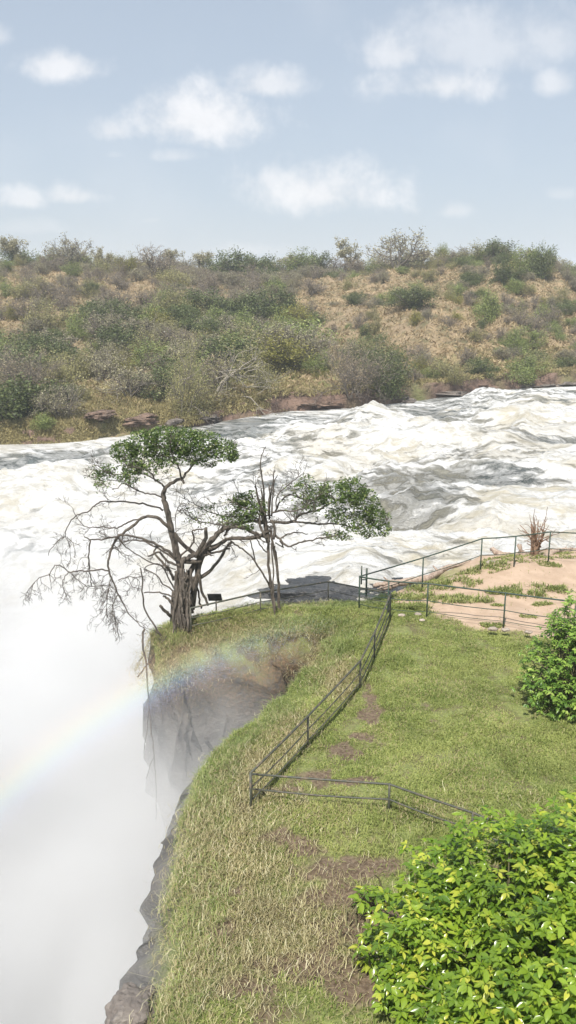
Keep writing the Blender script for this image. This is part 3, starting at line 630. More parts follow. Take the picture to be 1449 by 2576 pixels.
# ------------------------------------------------------------------ near rocks, ledge
def rock(px, py, w_, d_, h_, lb, m_=M_rock, zz=None, seed=0, cat='rock', name='boulder', res=22, grp=None):
    z0 = 0 if zz is None else zz; p = G(px, py, z0); V, Q = rock_mesh(rg, w_, d_, h_, seed, .35, res); V = V*(1+.10*fbm(V[:, 0:1]*4+seed, V[:, 1:2]*4, V[:, 2:3]*4, 3)); b = MB(); b.add(V, Q); o = b.build(name, m_); o.location = p; tag(o, lb, cat, grp); return o
rock(880,1488,2.9,1.3,.3,'wide dark wet rock ledge between the fence and the rapids', m_=M_ledge, zz=-2.5, seed=4, name='rock_ledge', res=90)
rock(330,2545,.34,.4,.22,'rugged brown rock outcrop at the bottom left cliff edge', zz=-.75, seed=12, name='rock_outcrop', res=70)
for i, (px, py, s_, lb) in enumerate([(1240,1582,.16,'pale stone left of the second green post'),(1272,1584,.14,'pale stone at the foot of the second green post'),(1330,1590,.13,'pale stone right of the second green post'),(1240,1417,.28,'flat pale stone at the far edge of the dirt'),(1052,1545,.12,'small pale stone in the grass by the first green post'),(1010,1548,.13,'round grey stone right of the fence corner'),(1062,1560,.1,'flat whitish stone in the lawn under the fence')]):
    rock(px, py, s_*.8, s_*.55, s_*.3, lb, M_stone, .12 if py > 1450 else .3, i*5+1, 'stone', 'stone', 12)

# ------------------------------------------------------------------ fences
def gz(x, y): return float(land_z(np.array([x]), np.array([y]))[0])
def fence(name, tops, h, rails, lab, mp, mr, rpost=.022, rrail=.018, skip=(), extra_end=None):
    """tops: (px, py) of post tops; a post rises h above the ground"""
    pts = []
    for q_ in tops:
        z0 = 0.1
        for it in range(4):
            g_ = G(q_[0], q_[1], z0+h); z0 = gz(g_[0], g_[1])
            z0 = max(z0, -.6)
        pts.append(G(q_[0], q_[1], z0+h))
    e = empty(name, (pts[0][0], pts[0][1], pts[0][2]-h)); tag(e, lab, 'fence'); o0 = np.array(e.location)
    for i, p in enumerate(pts):
        if i in skip: continue
        b = MB(); b.tube([p-o0-np.array([0, 0, h+.25]), p-o0+np.array([0, 0, .015])], rpost, 8); b.build('post', mp, e)
    for (dz, rr) in rails:
        b = MB(); L = []
        for i in range(len(pts)-1):
            for k in range(4):
                s = k/4; q_ = pts[i]*(1-s)+pts[i+1]*s; q_ = q_-np.array([0, 0, dz+ .03*math.sin(s*math.pi)*(1 if dz else .2)]); L.append(q_-o0)
        L.append(pts[-1]-np.array([0, 0, dz])-o0); b.tube(L, rr, 6); b.build('rail', mr, e)
    return e, pts
H1 = 1.02
fence('pipe_fence', [(905,1450),(1065,1403),(1213,1355),(1298,1349),(1385,1338),(1500,1343),(1640,1350)], H1, [(0, .02), (.55, .012)], 'green pipe fence along the far river edge of the dirt ground', M_green, M_green)
fence('pipe_fence', [(905,1451),(978,1462),(1077,1468),(1272,1492),(1449,1514),(1640,1540)], H1, [(0, .022), (.5, .012), (.82, .009)], 'green pipe fence between the lawn and the bare dirt', M_green, M_green, skip=(0,))
fence('pipe_fence', [(983,1493),(943,1590),(907,1662),(775,1801),(630,1945)], .72, [(0, .024), (.3, .014), (.55, .014)], 'dark pipe fence running down the cliff side of the lawn', M_rail, M_rail)
fence('pipe_fence', [(632,1947),(980,1973),(1190,2045),(1350,2110)], .55, [(0, .02), (.3, .016)], 'low rusty pipe fence crossing the lawn into the leafy bush', M_rail, M_rail)
fence('pipe_fence', [(479,1530),(655,1490),(826,1463),(979,1492)], .62, [(0, .024), (.28, .012), (.5, .012)], 'grey pipe fence behind the two fig trees on the knoll', M_rail, M_rail)
# marker post by the far corner
p = G(922, 1462, .1); b = MB(); b.tube([(0, 0, -.5), (0, 0, .42)], .03, 8); b.tube([(-.16, 0, -.1), (-.16, 0, .5)], .022, 8); b.tube([(-.16, 0, .05), (0, 0, .05)], .018, 6)
o = b.build('marker_post', M_green); o.location = p; tag(o, 'short double pipe stub at the far corner of the fences', 'post')
# sign seen from behind
p = P(543, 1503, G(543, 1526, 0)[1]); e = empty('sign_board', p); tag(e, 'dark tilted signboard on the fence beside the big fig trunk', 'sign')
b = MB(); V = np.array([(-.21, -.015, -.1), (.19, -.015, -.1), (.15, -.015, .11), (-.25, -.015, .11)]); V2 = V+np.array([0, .03, 0])
b.add(np.vstack([V, V2]), [[0, 1, 2, 3], [5, 4, 7, 6], [0, 4, 5, 1], [1, 5, 6, 2], [2, 6, 7, 3], [3, 7, 4, 0]]); b.build('board', M_board, e, smooth=False)
b = MB(); b.tube([(0, .03, -.5), (0, .03, .05)], .02, 6); b.build('post', M_rail, e)

# ------------------------------------------------------------------ driftwood and dead stump
def log(px_list, zz, rads, lb, m_=M_drift, seed=0):
    rg = rng(seed); pts = np.array([G(a_, b_, zz+i*0) for i, (a_, b_) in enumerate(px_list)]); pts[:, 2] += rg.normal(size=len(pts))*.03
    t_ = np.linspace(0, len(pts)-1, len(pts)*5); pp = np.stack([np.interp(t_, range(len(pts)), pts[:, k]) for k in range(3)], 1); pp += rg.normal(size=pp.shape)*.012
    rr = np.interp(t_, range(len(pts)), rads)*(1+rg.normal(size=len(pp))*.07)
    b = MB(); b.tube(pp-pts[0], rr, 10)
    for k in range(4):
        i = rg.integers(3, len(pp)-2); d = rg.normal(size=3); d[2] = abs(d[2])*.7; d /= np.linalg.norm(d); b.tube([pp[i]-pts[0], pp[i]-pts[0]+d*rr[i]*3.2], [rr[i]*.45, rr[i]*.2], 6)
    o = b.build('driftwood_log', m_); o.location = pts[0]; tag(o, lb, 'log', 'driftwood logs along the river edge'); return o
log([(1185,1412),(1120,1432),(1075,1456),(1010,1462),(975,1468),(940,1474)], -.1, [.05, .09, .12, .11, .09, .06], 'long curved driftwood log beside the far fence corner', seed=1)
log([(1010,1466),(985,1474),(950,1483)], -.15, [.07, .09, .05], 'short pinkish driftwood log at the fence corner', seed=2)
log([(1235,1385),(1262,1392),(1300,1400),(1330,1402)], .3, [.07, .13, .1, .06], 'knotted dead branch pile behind the far fence', seed=3)
log([(1318,1398),(1310,1390)], .35, [.13, .1], 'small dark stump between two posts of the far fence', seed=4)
log([(1440,1382),(1400,1388),(1370,1398),(1350,1408)], .3, [.03, .07, .09, .1], 'leaning bleached log right of the reddish root tangle', seed=6)
p = G(1345, 1395, .35); e = empty('uprooted_stump', p); tag(e, 'reddish dead root tangle standing behind the far fence', 'stump')
b = MB(); rg = rng(9); tips = []
b.tube([(0, 0, -.3), (-.02, 0, .2), (-.1, 0, .7), (-.18, 0, 1.05)], [.2, .13, .07, .03], 8)
for k in range(22):
    an = rg.uniform(0, 6.28); grow(b, rg, (rg.normal()*.08, rg.normal()*.08, rg.uniform(0, .3)), (math.cos(an)*.35, math.sin(an)*.3, rg.uniform(.3, 1.4)), rg.uniform(.5, 1.1), .028, 1, tips, 5, .3, 2, -.05, .5, 4, .5, .008)
b.build('trunk', M_brown, e)

# ------------------------------------------------------------------ grass
def blades(mb, x, y, z, h, wd, lean, rg, tint, seg=2):
    n = len(x); an = rg.uniform(0, 2*math.pi, n); d = np.stack([np.cos(an), np.sin(an), 0*an], 1); s = np.stack([-np.sin(an), np.cos(an), 0*an], 1)
    b0 = np.stack([x, y, z-.01], 1); h = h[:, None]; wd = wd[:, None]; lean = lean[:, None]; upv = np.array([[0, 0, 1.0]])
    m_ = b0+upv*h*.6+d*lean*h*.35; tp = b0+upv*h*(1-.45*lean)+d*lean*h
    V = np.stack([b0-s*wd*.5, b0+s*wd*.5, m_+s*wd*.4, m_-s*wd*.4, tp], 1).reshape(-1, 3)
    i = np.arange(n)[:, None]*5; mb.add(V, (i+np.array([[0, 1, 2, 3]])), 0, np.repeat(tint, 5))
    mb.Q.append(i+np.array([[3, 2, 4]])+mb.n-len(V)); mb.M.append(np.zeros(n))
ridge = lambda x, y, L: patches(x, y, L)
rg = rng(31)
def scatter(n, x0, x1, y0, y1):
    x = rg.uniform(x0, x1, n); y = rg.uniform(y0, y1, n); d = sdf(x, y); return x, y, d
fl_a = G(983, 1556); fl_b = G(925, 1690); fl_c = G(640, 2000)
def outside_fence(x, y):      # >0 on the cliff side
    ty = np.interp(y, [fl_c[1]-1, fl_c[1], fl_b[1], fl_a[1], fl_a[1]+1], [fl_c[0]-.2, fl_c[0], fl_b[0], fl_a[0], fl_a[0]]); return ty-x
x, y, d = scatter(760000, -5.5, 9.2, 7.6, 26)
mu = mud_f(x, y); di = dirt_f(x, y); st = np.maximum(patches(x, y, STRAW), .85*sm(.9, .25, d)*(y > 19.8)*(x < 1.2)); of = outside_fence(x, y); nearb = y < fl_c[1]+.1
keep = (d > np.where((y > 19.8) & (x < .9), -.02, -.35)) & (rg.random(len(x)) > mu*.93) & (rg.random(len(x)) > st*.6*(nearb | (of > 0))) & (rg.random(len(x)) > di*.995)
thin_ = np.where(nearb & (x < G(1050, 2200)[0]), .45, 1.0)*np.where((of > 0) & ~nearb, .8, 1.0)
cl = fbm(x*1.1, y*1.1, o=4); keep &= rg.random(len(x)) < np.clip(thin_*(.95+.9*cl), .06, 1)
x, y, d, mu, of, st, cl = [q_[keep] for q_ in (x, y, d, mu, of, st, cl)]; nearb = y < fl_c[1]+.1
z = land_z(x, y, d); n = len(x)
tall = np.where(of > .05, 1.7, 1.0); tall = np.where(nearb, 1.25, tall)
lushp = patches(x, y, [spot(950,2080,1.1,.8), spot(1050,2120,1.0,.7), spot(1240,1900,1.5,1.2), (4.5, 12, 2.5, 2)])
h = rg.uniform(.035, .085, n)*tall*(1+.7*cl+.5*lushp)*(1+.35*fbm(x*3.5, y*3.5, o=2))
tint = np.clip(.48+.27*rg.normal(size=n)+.4*fbm(x*.6+7, y*.6, o=4)+.1*lushp, 0, .84); dry = rg.random(n) < np.clip(.07+.5*st*(nearb | (of > 0))+.25*fbm(x*.8+3, y*.8, o=3), 0, .7); tint = np.where(dry, 1.0, tint)
b = MB(); blades(b, x, y, z, h, rg.uniform(.007, .014, n)*(1+.02*y), np.clip(rg.uniform(.2, 1.3, n)+.9*st*(nearb | (of > 0)), 0, 2), rg, tint)
M_grass = leaf_mat('lawn_grass', (.17, .225, .05), (.46, .5, .16), (.52, .44, .24), .55, .3, 0)
o = b.build('grass', M_grass, smooth=False); tag(o, 'short green grass of the lawn and slope', 'grass', kind='stuff'); print('blades', n)
# tall fringe grass along the cliff edge and on the knoll
x, y, d = scatter(160000, -5, 3, 8, 25.5); keep = (d > np.where((y > 19.8) & (x < .9), .0, -.35)) & (d < .75) & (rg.random(len(x)) < .85) & ((y > 14) | (rg.random(len(x)) < .35))
x, y, d = x[keep], y[keep], d[keep]; z = land_z(x, y, d); n = len(x); cl = fbm(x*1.3, y*1.3+9, o=3)
kn = (y > 19.5) & (x < .7)
h = rg.uniform(.1, .26, n)*(1+.5*cl)*np.where(kn, .9, 1); b = MB(); blades(b, x, y, z, h, rg.uniform(.008, .014, n), rg.uniform(.3, 1.2, n), rg, np.clip(.45+.3*rg.normal(size=n)+.3*cl, 0, .999))
o = b.build('tall_grass', leaf_mat('tall_grass', (.15, .2, .055), (.38, .45, .15), (.52, .52, .27), .6, .3, 0), smooth=False); tag(o, 'taller green grass fringe along the cliff edge and knoll', 'grass', kind='stuff')
# straw: dry tangled stems
def ribbons(mb, x, y, z, L, wd, rg, tint, seg=5, curl=1.2, rise=.05, hang=None):
    n = len(x); an = rg.uniform(0, 6.28, n); p = np.stack([x, y, z], 1); dz = rg.uniform(.0, .3, n); c = rg.normal(size=n)*curl; pts = [p]
    for k in range(seg):
        st_ = L/seg; an = an+c/seg*1.6; v = np.stack([np.cos(an), np.sin(an), dz*.6], 1)
        if hang is not None: v[:, 2] = -hang*(.5+k*.35)
        p = p+v*st_[:, None]; dz = dz-.42; 
        if hang is None: p[:, 2] = np.maximum(p[:, 2], z+.01+rise*rg.uniform(0, 1, n))
        pts.append(p)
    pts = np.stack(pts, 1); t_ = np.gradient(pts, axis=1); s = np.cross(t_, np.array([0, .55, .83])); s /= np.linalg.norm(s, axis=2)[..., None]+1e-9
    w_ = (wd[:, None]*np.linspace(1, .5, seg+1)[None])[..., None]*.5
    V = np.stack([pts-s*w_, pts+s*w_], 2).reshape(n, -1, 3); k = (seg+1)*2
    q = np.array([[2*i, 2*i+1, 2*i+3, 2*i+2] for i in range(seg)]); Q = (np.arange(n)[:, None, None]*k+q[None]).reshape(-1, 4)
    mb.add(V.reshape(-1, 3), Q, 0, np.repeat(tint, k))
x, y, d = scatter(330000, -4.5, 4.5, 7.8, 24.5); of = outside_fence(x, y); st = np.maximum(patches(x, y, STRAW), .8*sm(.8, .1, d)*(y > 19.8)*(x < 1.4))
nearb = y < fl_c[1]+.1; pr = np.clip(st*.75+.08*fbm(x*1.5, y*1.5, o=3), 0, 1)*np.where(nearb | (of > -.1), 1, .03)+np.where(nearb, .02, 0)
keep = (d > -.5) & (rg.random(len(x)) < pr*.55)*(rg.random(len(x)) > .5*mud_f(x, y)); x, y, d = x[keep], y[keep], d[keep]; n = len(x); z = land_z(x, y, d)
b = MB(); ribbons(b, x, y, z+.02, rg.uniform(.15, .7, n)*rg.uniform(.5, 1, n), rg.uniform(.007, .013, n), rg, rg.uniform(0, 1, n), rise=.07, curl=2.2)
M_straw = leaf_mat('straw', (.32, .27, .13), (.6, .54, .3), (.76, .7, .46), .7, .15, 0)
o = b.build('straw', M_straw, smooth=False); tag(o, 'tangled dry straw stems lying on the slope', 'straw', kind='stuff'); print('straw', n)
# hanging roots/dry growth on the knoll face
x, y, d = scatter(60000, -4.3, 1.4, 19.3, 22.5); keep = (d > -.6) & (d < .15) & (y < 21.9) & (x > -3.5); x, y, d = x[keep], y[keep], d[keep]; n = len(x); z = land_z(x, y, d)
sel = slice(0, 7000); x, y, z = x[sel], y[sel], z[sel]; n = len(x)
b = MB(); ribbons(b, x, y, z+.05, rg.uniform(.08, .4, n)**1.3, rg.uniform(.006, .011, n), rg, rg.uniform(0, 1, n), curl=2.0, hang=.7)
o = b.build('hanging_growth', leaf_mat('hanging_growth', (.14, .1, .055), (.36, .27, .15), (.24, .27, .1), .8, .15, 0), smooth=False); tag(o, 'brown dry roots and stems hanging over the knoll face', 'plants', kind='stuff')
# weeds on the dirt
M_weed = leaf_mat('weed_leaf', (.15, .19, .05), (.36, .4, .12), (.5, .47, .22), .6, .25, 0)
WD = [(1160,1488,1.0,.28,'low green weed mat beside the first green post'),(1262,1472,.45,.3,'taller green weed clump in the middle of the dirt'),(1345,1472,1.1,.3,'sparse weed mat on the dirt near the right'),(1400,1466,.3,.2,'small weed clump right of the sparse mat'),(1040,1520,.55,.3,'green weed clump left of the first green post'),
      (1240,1560,.35,.15,'dry dark weed tuft behind the second green post'),(1385,1424,.4,.12,'dry twiggy tuft far up the dirt slope'),(1365,1512,.3,.12,'small dark green weed on the dirt right of the second post'),(1020,1478,.9,.3,'bright green grass mound behind the fence corner'),(1120,1450,1.2,.25,'grassy strip along the far fence foot'),(1215,1428,.9,.22,'grassy rim behind the far fence at the dirt edge'),
      (1300,1410,1.2,.15,'thin grass rim below the far fence'),(1440,1398,1.2,.12,'low grass rim at the right end of the far fence'),(1330,1540,.25,.08,'faint weed sprig between the fence posts'),(1250,1518,.2,.1,'tiny weed in the dirt behind the top rail')]
for i, (px, py, rx, hh_, lb) in enumerate(WD):
    z0 = .1 if py > 1500 else .3; c = G(px, py, z0); k = int(1000*rx**1.2)+100; th = rg.uniform(0, 6.28, k); rr = np.sqrt(rg.uniform(0, 1, k))
    x = c[0]+rr*np.cos(th)*rx; y = c[1]+rr*np.sin(th)*rx*.42; nk_ = fbm(x*2+i, y*2.6) > (-.2 if rx > .5 else -9); x, y = x[nk_], y[nk_]; z = land_z(x, y); m_ = len(x)
    b = MB(); blades(b, x, y, z, rg.uniform(.3, 1.0, m_)*hh_*(.75+.7*fbm(x*3, y*3, o=2)), rg.uniform(.015, .03, m_), rg.uniform(.3, 1.4, m_), rg, rg.uniform(0, .99, m_))
    o = b.build('weed_clump', M_weed, smooth=False, loc=c); tag(o, lb, 'weeds', 'weed clumps on the dirt ground')

# ------------------------------------------------------------------ the two fig trees
def smooth_path(pts, rad, jit=0, rg=None, per=4):
    pts = np.array(pts, float); n = len(pts); m_ = (n-1)*per+1; t_ = np.linspace(0, n-1, m_); out = []
    i = np.clip(np.floor(t_).astype(int), 0, n-2); f_ = (t_-i)[:, None]
    p0 = pts[np.maximum(i-1, 0)]; p1 = pts[i]; p2 = pts[i+1]; p3 = pts[np.minimum(i+2, n-1)]
    q = .5*((2*p1)+(-p0+p2)*f_+(2*p0-5*p1+4*p2-p3)*f_**2+(-p0+3*p1-3*p2+p3)*f_**3)
    if jit: q[1:-1] += rg.normal(size=q[1:-1].shape)*jit
    r_ = np.interp(t_, np.linspace(0, n-1, len(np.atleast_1d(rad))), np.atleast_1d(rad)); return q, r_
def c3(x, y, Y): return P(62.9+.3906*x, 1037.7+.3906*y, Y)
def c4(x, y, Y): return P(440.2+.4123*x, 1100.6+.4123*y, Y)
def fig(name, conv, scale, Y0, base, limbs, crowns, twigs, label, seed, roots=None):
    rg = rng(seed); e = empty(name, base); tag(e, label, 'tree'); o0 = np.array(base)
    b = MB(); tips = []
    for L in limbs:
        path, r0, r1, dy0, dy1 = L[:5]; n = len(path); dys = np.linspace(dy0, dy1, n)
        pts = [conv(a_, b_, Y0+dys[i]) for i, (a_, b_) in enumerate(path)]
        q, r_ = smooth_path(pts, np.linspace(r0, r1, n)*scale*(.72 if r0 < 35 else .74), .010, rg); r_ = r_*(1+rg.normal(size=len(r_))*.05)
        b.tube(q-o0, r_, 10 if r0 > 15 else 7)
        nt = int(L[5]*1.8) if len(L) > 5 else 0; dr = L[6] if len(L) > 6 else 0; tl = L[7] if len(L) > 7 else .5
        for k in range(nt):
            i = rg.integers(len(q)//4, len(q)); d = q[min(i+1, len(q)-1)]-q[max(i-1, 0)]; d /= np.linalg.norm(d)+1e-9; d = d+rg.normal(size=3)*.9+np.array([0, 0, dr])
            grow(b, rg, q[i]-o0, d, tl*rg.uniform(.6, 1.3), max(r_[i]*.5, .009), 2, tips, 5, .4, 3, dr*.12, .75, 4, .6, .0045)
    if roots: roots(b, rg, o0)
    b.build('trunk', M_bark, e)
    c = MB()
    for (cx, cy, rx, ry, nl) in crowns:
        n = int(nl*1.35); v = rg.normal(size=(n, 3)); v /= np.linalg.norm(v, axis=1)[:, None]; v *= rg.uniform(.25, 1.0, n)[:, None]**.5
        cc_ = conv(cx, cy, Y0)-o0; R_ = np.array([rx*scale, rx*scale*.9, ry*scale]); C = cc_+v*R_*1.05
        k = fbm(C[:, 0]*3, C[:, 1]*3, C[:, 2]*3, 2) > -.32; C = C[k]; leaves(c, C, .074, rg, .25, ratio=.5)
        for k in range(4):       # twigs that carry the leaves
            j = rg.integers(len(C)); pp = np.linspace(cc_-np.array([0, 0, ry*scale*.6]), C[j], 4)+rg.normal(size=(4, 3))*.03; c.tube(pp, [.016, .012, .008, .004], 4, 1, cap=False)
    T_ = np.array(tips) if tips else np.zeros((0, 3))
    if twigs:
        T_ = T_+o0; sel = [t_ for t_ in T_ if any(((t_-conv(cx, cy, Y0))[0]/(rx*scale))**2+((t_-conv(cx, cy, Y0))[2]/(ry*scale))**2 < 1 for (cx, cy, rx, ry) in twigs)]
        if sel: sel = np.array(sel); n = twigs_n; C = sel[rg.integers(0, len(sel), n)]-o0+rg.normal(size=(n, 3))*.06; leaves(c, C, .07, rg, .2)
    c.build('crown', [M_figleaf, M_bark], e, smooth=False); return e
twigs_n = 900
Y1 = 22.0; S3 = .3906*(Y1/.955)/F*1.0
base1 = P(450, 1590, Y1); 
LF = [([(1000,1520),(1000,1300),(990,1150),(1000,1000),(975,900),(950,800),(930,700),(905,600),(890,540),(905,490),(950,450),(1005,425)], 42, 12, 0, 0),
 ([(985,1450),(985,1250),(1000,1080),(1010,980)], 44, 22, -.15, 0), ([(1050,1480),(1040,1300),(1040,1150),(1060,1040),(1100,950)], 40, 20, .1, .2), ([(950,1450),(960,1300),(965,1150)], 40, 26, .1, 0),
 ([(1060,1230),(1100,1080),(1125,960),(1150,880),(1220,800),(1290,745),(1400,740),(1500,790),(1560,800)], 30, 12, .1, .6), ([(1130,930),(1220,870),(1300,820),(1380,810),(1449,812),(1520,805)], 20, 10, .2, .7), ([(1130,960),(1180,860),(1240,790),(1260,760)], 22, 14, .2, -.2, 3, .2, .4),
 ([(1100,930),(1160,810),(1165,745)], 22, 15, 0, -.3), ([(1090,1090),(1180,1030),(1250,950),(1290,880),(1330,830)], 18, 11, .2, .8), ([(1150,920),(1210,905),(1290,880),(1320,875)], 12, 8, 0, .3), ([(960,780),(1010,840),(1070,890),(1120,940)], 18, 20, 0, .2),
 ([(1000,1100),(1010,960),(1050,940),(1100,910)], 26, 20, -.2, 0), ([(1010,960),(1080,960),(1130,960)], 20, 18, -.1, .1), ([(1000,930),(1070,860),(1090,810),(1080,760),(1150,750)], 9, 7, 0, -.4, 4, .1, .4), ([(1130,1040),(1110,1110),(1085,1270)], 9, 11, .2, .1), ([(1115,1040),(1140,1150),(1180,1240)], 15, 11, .1, .3), ([(1105,1080),(1120,1180),(1135,1260)], 9, 9, .2, .3), ([(1080,1060),(1075,1160),(1080,1290)], 18, 14, .1, .1),
 ([(945,760),(900,720),(860,680),(800,668),(750,685),(690,735),(610,790),(570,850),(545,920),(535,990),(550,1050),(575,1100),(600,1170),(640,1240),(680,1310),(740,1370),(770,1390)], 16, 3, -.1, -.9, 9, -.8, .42),
 ([(975,940),(900,880),(800,830),(710,800),(610,790)], 14, 8, -.2, -.5, 2, .2, .3), ([(980,960),(900,900),(830,860),(760,830),(690,820),(640,832)], 10, 6, .2, .6, 3, .2, .3), ([(1000,990),(920,960),(860,900),(820,920),(790,925)], 13, 7, -.2, -.4, 2, .2, .25), ([(960,1080),(930,1020),(880,960),(830,900),(850,870)], 15, 7, .2, .3, 3, .3, .25),
 ([(610,795),(560,805),(490,815),(420,820),(380,798)], 9, 5, -.5, -.7, 3, .4, .3), ([(420,820),(412,900),(415,1000),(420,1060),(430,1120)], 7, 4, -.7, -.6, 4, -.5, .4),
 ([(545,1020),(480,1012),(420,1020),(350,1022),(285,1028),(250,1000),(195,985),(155,1040),(90,1065),(50,1110)], 7, 3, -.6, -1.1, 8, -.9, .38), ([(155,1040),(165,1090),(170,1140)], 4, 2, -1, -1), ([(285,1028),(250,1070),(245,1130),(265,1180)], 4, 2, -.9, -1, 3, -.8, .3), ([(290,1030),(370,1100),(420,1120),(520,1110)], 4, 3, -.9, -.5, 4, -.9, .35),
 ([(890,630),(840,610),(760,590),(660,575),(560,572),(490,575),(440,610),(400,640),(340,660),(290,710),(258,770),(260,795),(210,830),(160,890),(150,920)], 9, 2.5, .2, .8, 5, 0, .3), ([(260,795),(285,850),(290,910)], 4, 2, .8, .8, 3, -.5, .2), ([(270,800),(310,850),(325,910)], 4, 2, .8, .7, 2, -.5, .2),
 ([(750,690),(680,700),(620,730),(560,745),(480,738),(400,740),(340,690),(310,620)], 8, 3, -.3, .3, 6, .2, .3), ([(880,548),(820,525),(760,515),(700,490),(640,460),(580,490),(560,498)], 7, 3, 0, -.4, 5, .3, .4), ([(600,800),(650,870),(720,910),(800,960),(900,990),(970,1010)], 5, 5, -.5, 0),
 ([(905,485),(880,460),(840,440),(820,395),(760,360),(680,350)], 9, 4, 0, -.5, 4, .5, .4), ([(1005,425),(1025,455)], 14, 9, 0, 0), ([(1010,425),(995,370),(965,310),(930,240)], 9, 4, 0, -.4, 4, .5, .4), ([(1015,425),(1060,360),(1100,320),(1180,280),(1260,260)], 11, 4, 0, .4, 5, .4, .4), ([(880,460),(800,410),(700,380),(600,400),(520,380),(450,340)], 6, 3, 0, -.3, 8, .3, .35), ([(560,400),(460,415),(380,405)], 4, 2, -.2, -.3, 3, .3, .25),
 ([(960,1190),(880,1165),(830,1155),(765,1162)], 8, 5, -.2, -.3), ([(960,1160),(890,1100),(850,1050),(780,1010)], 8, 4, .2, .2, 3, .2, .3), ([(970,1150),(920,1060),(870,980),(780,990),(770,1030)], 8, 3, .3, .4, 2, 0, .25), ([(935,1310),(905,1280),(870,1245)], 16, 13, -.1, -.3), ([(960,1260),(920,1200),(890,1180)], 15, 9, -.2, -.2),
 ([(742,1000),(755,1060),(755,1180),(775,1270),(820,1350),(890,1460)], 6, 8, -.5, -.6), ([(600,1080),(660,1060),(720,1070),(740,1110)], 4, 2, -.6, -.4, 5, -.7, .3), ([(560,1060),(545,1110),(530,1200),(520,1300)], 5, 2, -.6, -.9, 9, -.8, .38), ([(600,1170),(560,1260),(590,1380)], 4, 2, -.7, -1, 7, -.9, .33), ([(1000,1000),(970,700),(990,600)], 4, 2, -.5, -.7, 4, .2, .2),
 ([(770,1395),(755,1450),(765,1530),(780,1620),(790,1760),(800,1900),(815,2080),(835,2230),(843,2400),(843,2620)], 10, 3.4, -1.1, -2.6), ([(797,1850),(790,1990),(768,2170)], 5, 3, -1.7, -2.1), ([(832,2210),(800,2290),(782,2360)], 5, 3, -2.2, -2.4), ([(725,1705),(790,1620),(870,1500),(910,1440)], 7, 5, -.8, -.7), ([(800,1900),(810,2000),(835,2250)], 5, 3.5, -1.8, -2.2), ([(730,1600),(760,1575),(765,1550)], 2, 3, -.9, -.9)]
CR = [(640,250,90,70,750),(770,200,120,90,1300),(900,180,130,90,1500),(1030,180,130,90,1500),(1150,200,130,80,1300),(1270,240,100,70,850),(1340,290,45,35,220),(800,310,130,60,800),(700,360,80,40,330),(620,410,60,35,150),(540,370,55,40,110),(950,290,120,50,600),(1080,290,100,45,420),(480,390,40,20,30),(1180,330,60,25,120)]
def roots1(b, rg, o0):
    for k in range(34):
        x0 = rg.uniform(958, 1072); xb = x0+rg.normal()*22; yt = rg.uniform(1000, 1200); yb_ = rg.uniform(1380, 1620)
        pts = [c3(x0+(xb-x0)*s+rg.normal()*7, yt+(yb_-yt)*s, Y1-.32-.1*abs(math.cos(k))+.05*rg.normal()-(.25*s)) for s in np.linspace(0, 1, 7)]
        q, r_ = smooth_path(pts, np.linspace(8, 4, 7)*S3*rg.uniform(.6, 1.6), .01, rg); b.tube(q-o0, r_, 6)
    for k in range(9):
        x0 = rg.uniform(975, 1020); L = rg.uniform(60, 190); pts = [c3(x0, 455, Y1), c3(x0-4, 455+L*.5, Y1), c3(x0-10+rg.normal()*6, 455+L, Y1)]; b.tube(np.array(pts)-o0, .0035, 3)
fig('fig_tree', c3, S3, Y1, base1, LF, CR, [(620,400,190,60),(760,330,200,80),(520,400,120,60)], 'big gnarled strangler fig with drooping dead branches over the gorge', 11, roots1)
Y2 = 22.6; S4 = .4123*(Y2/.955)/F; base2 = P(700, 1565, Y2)
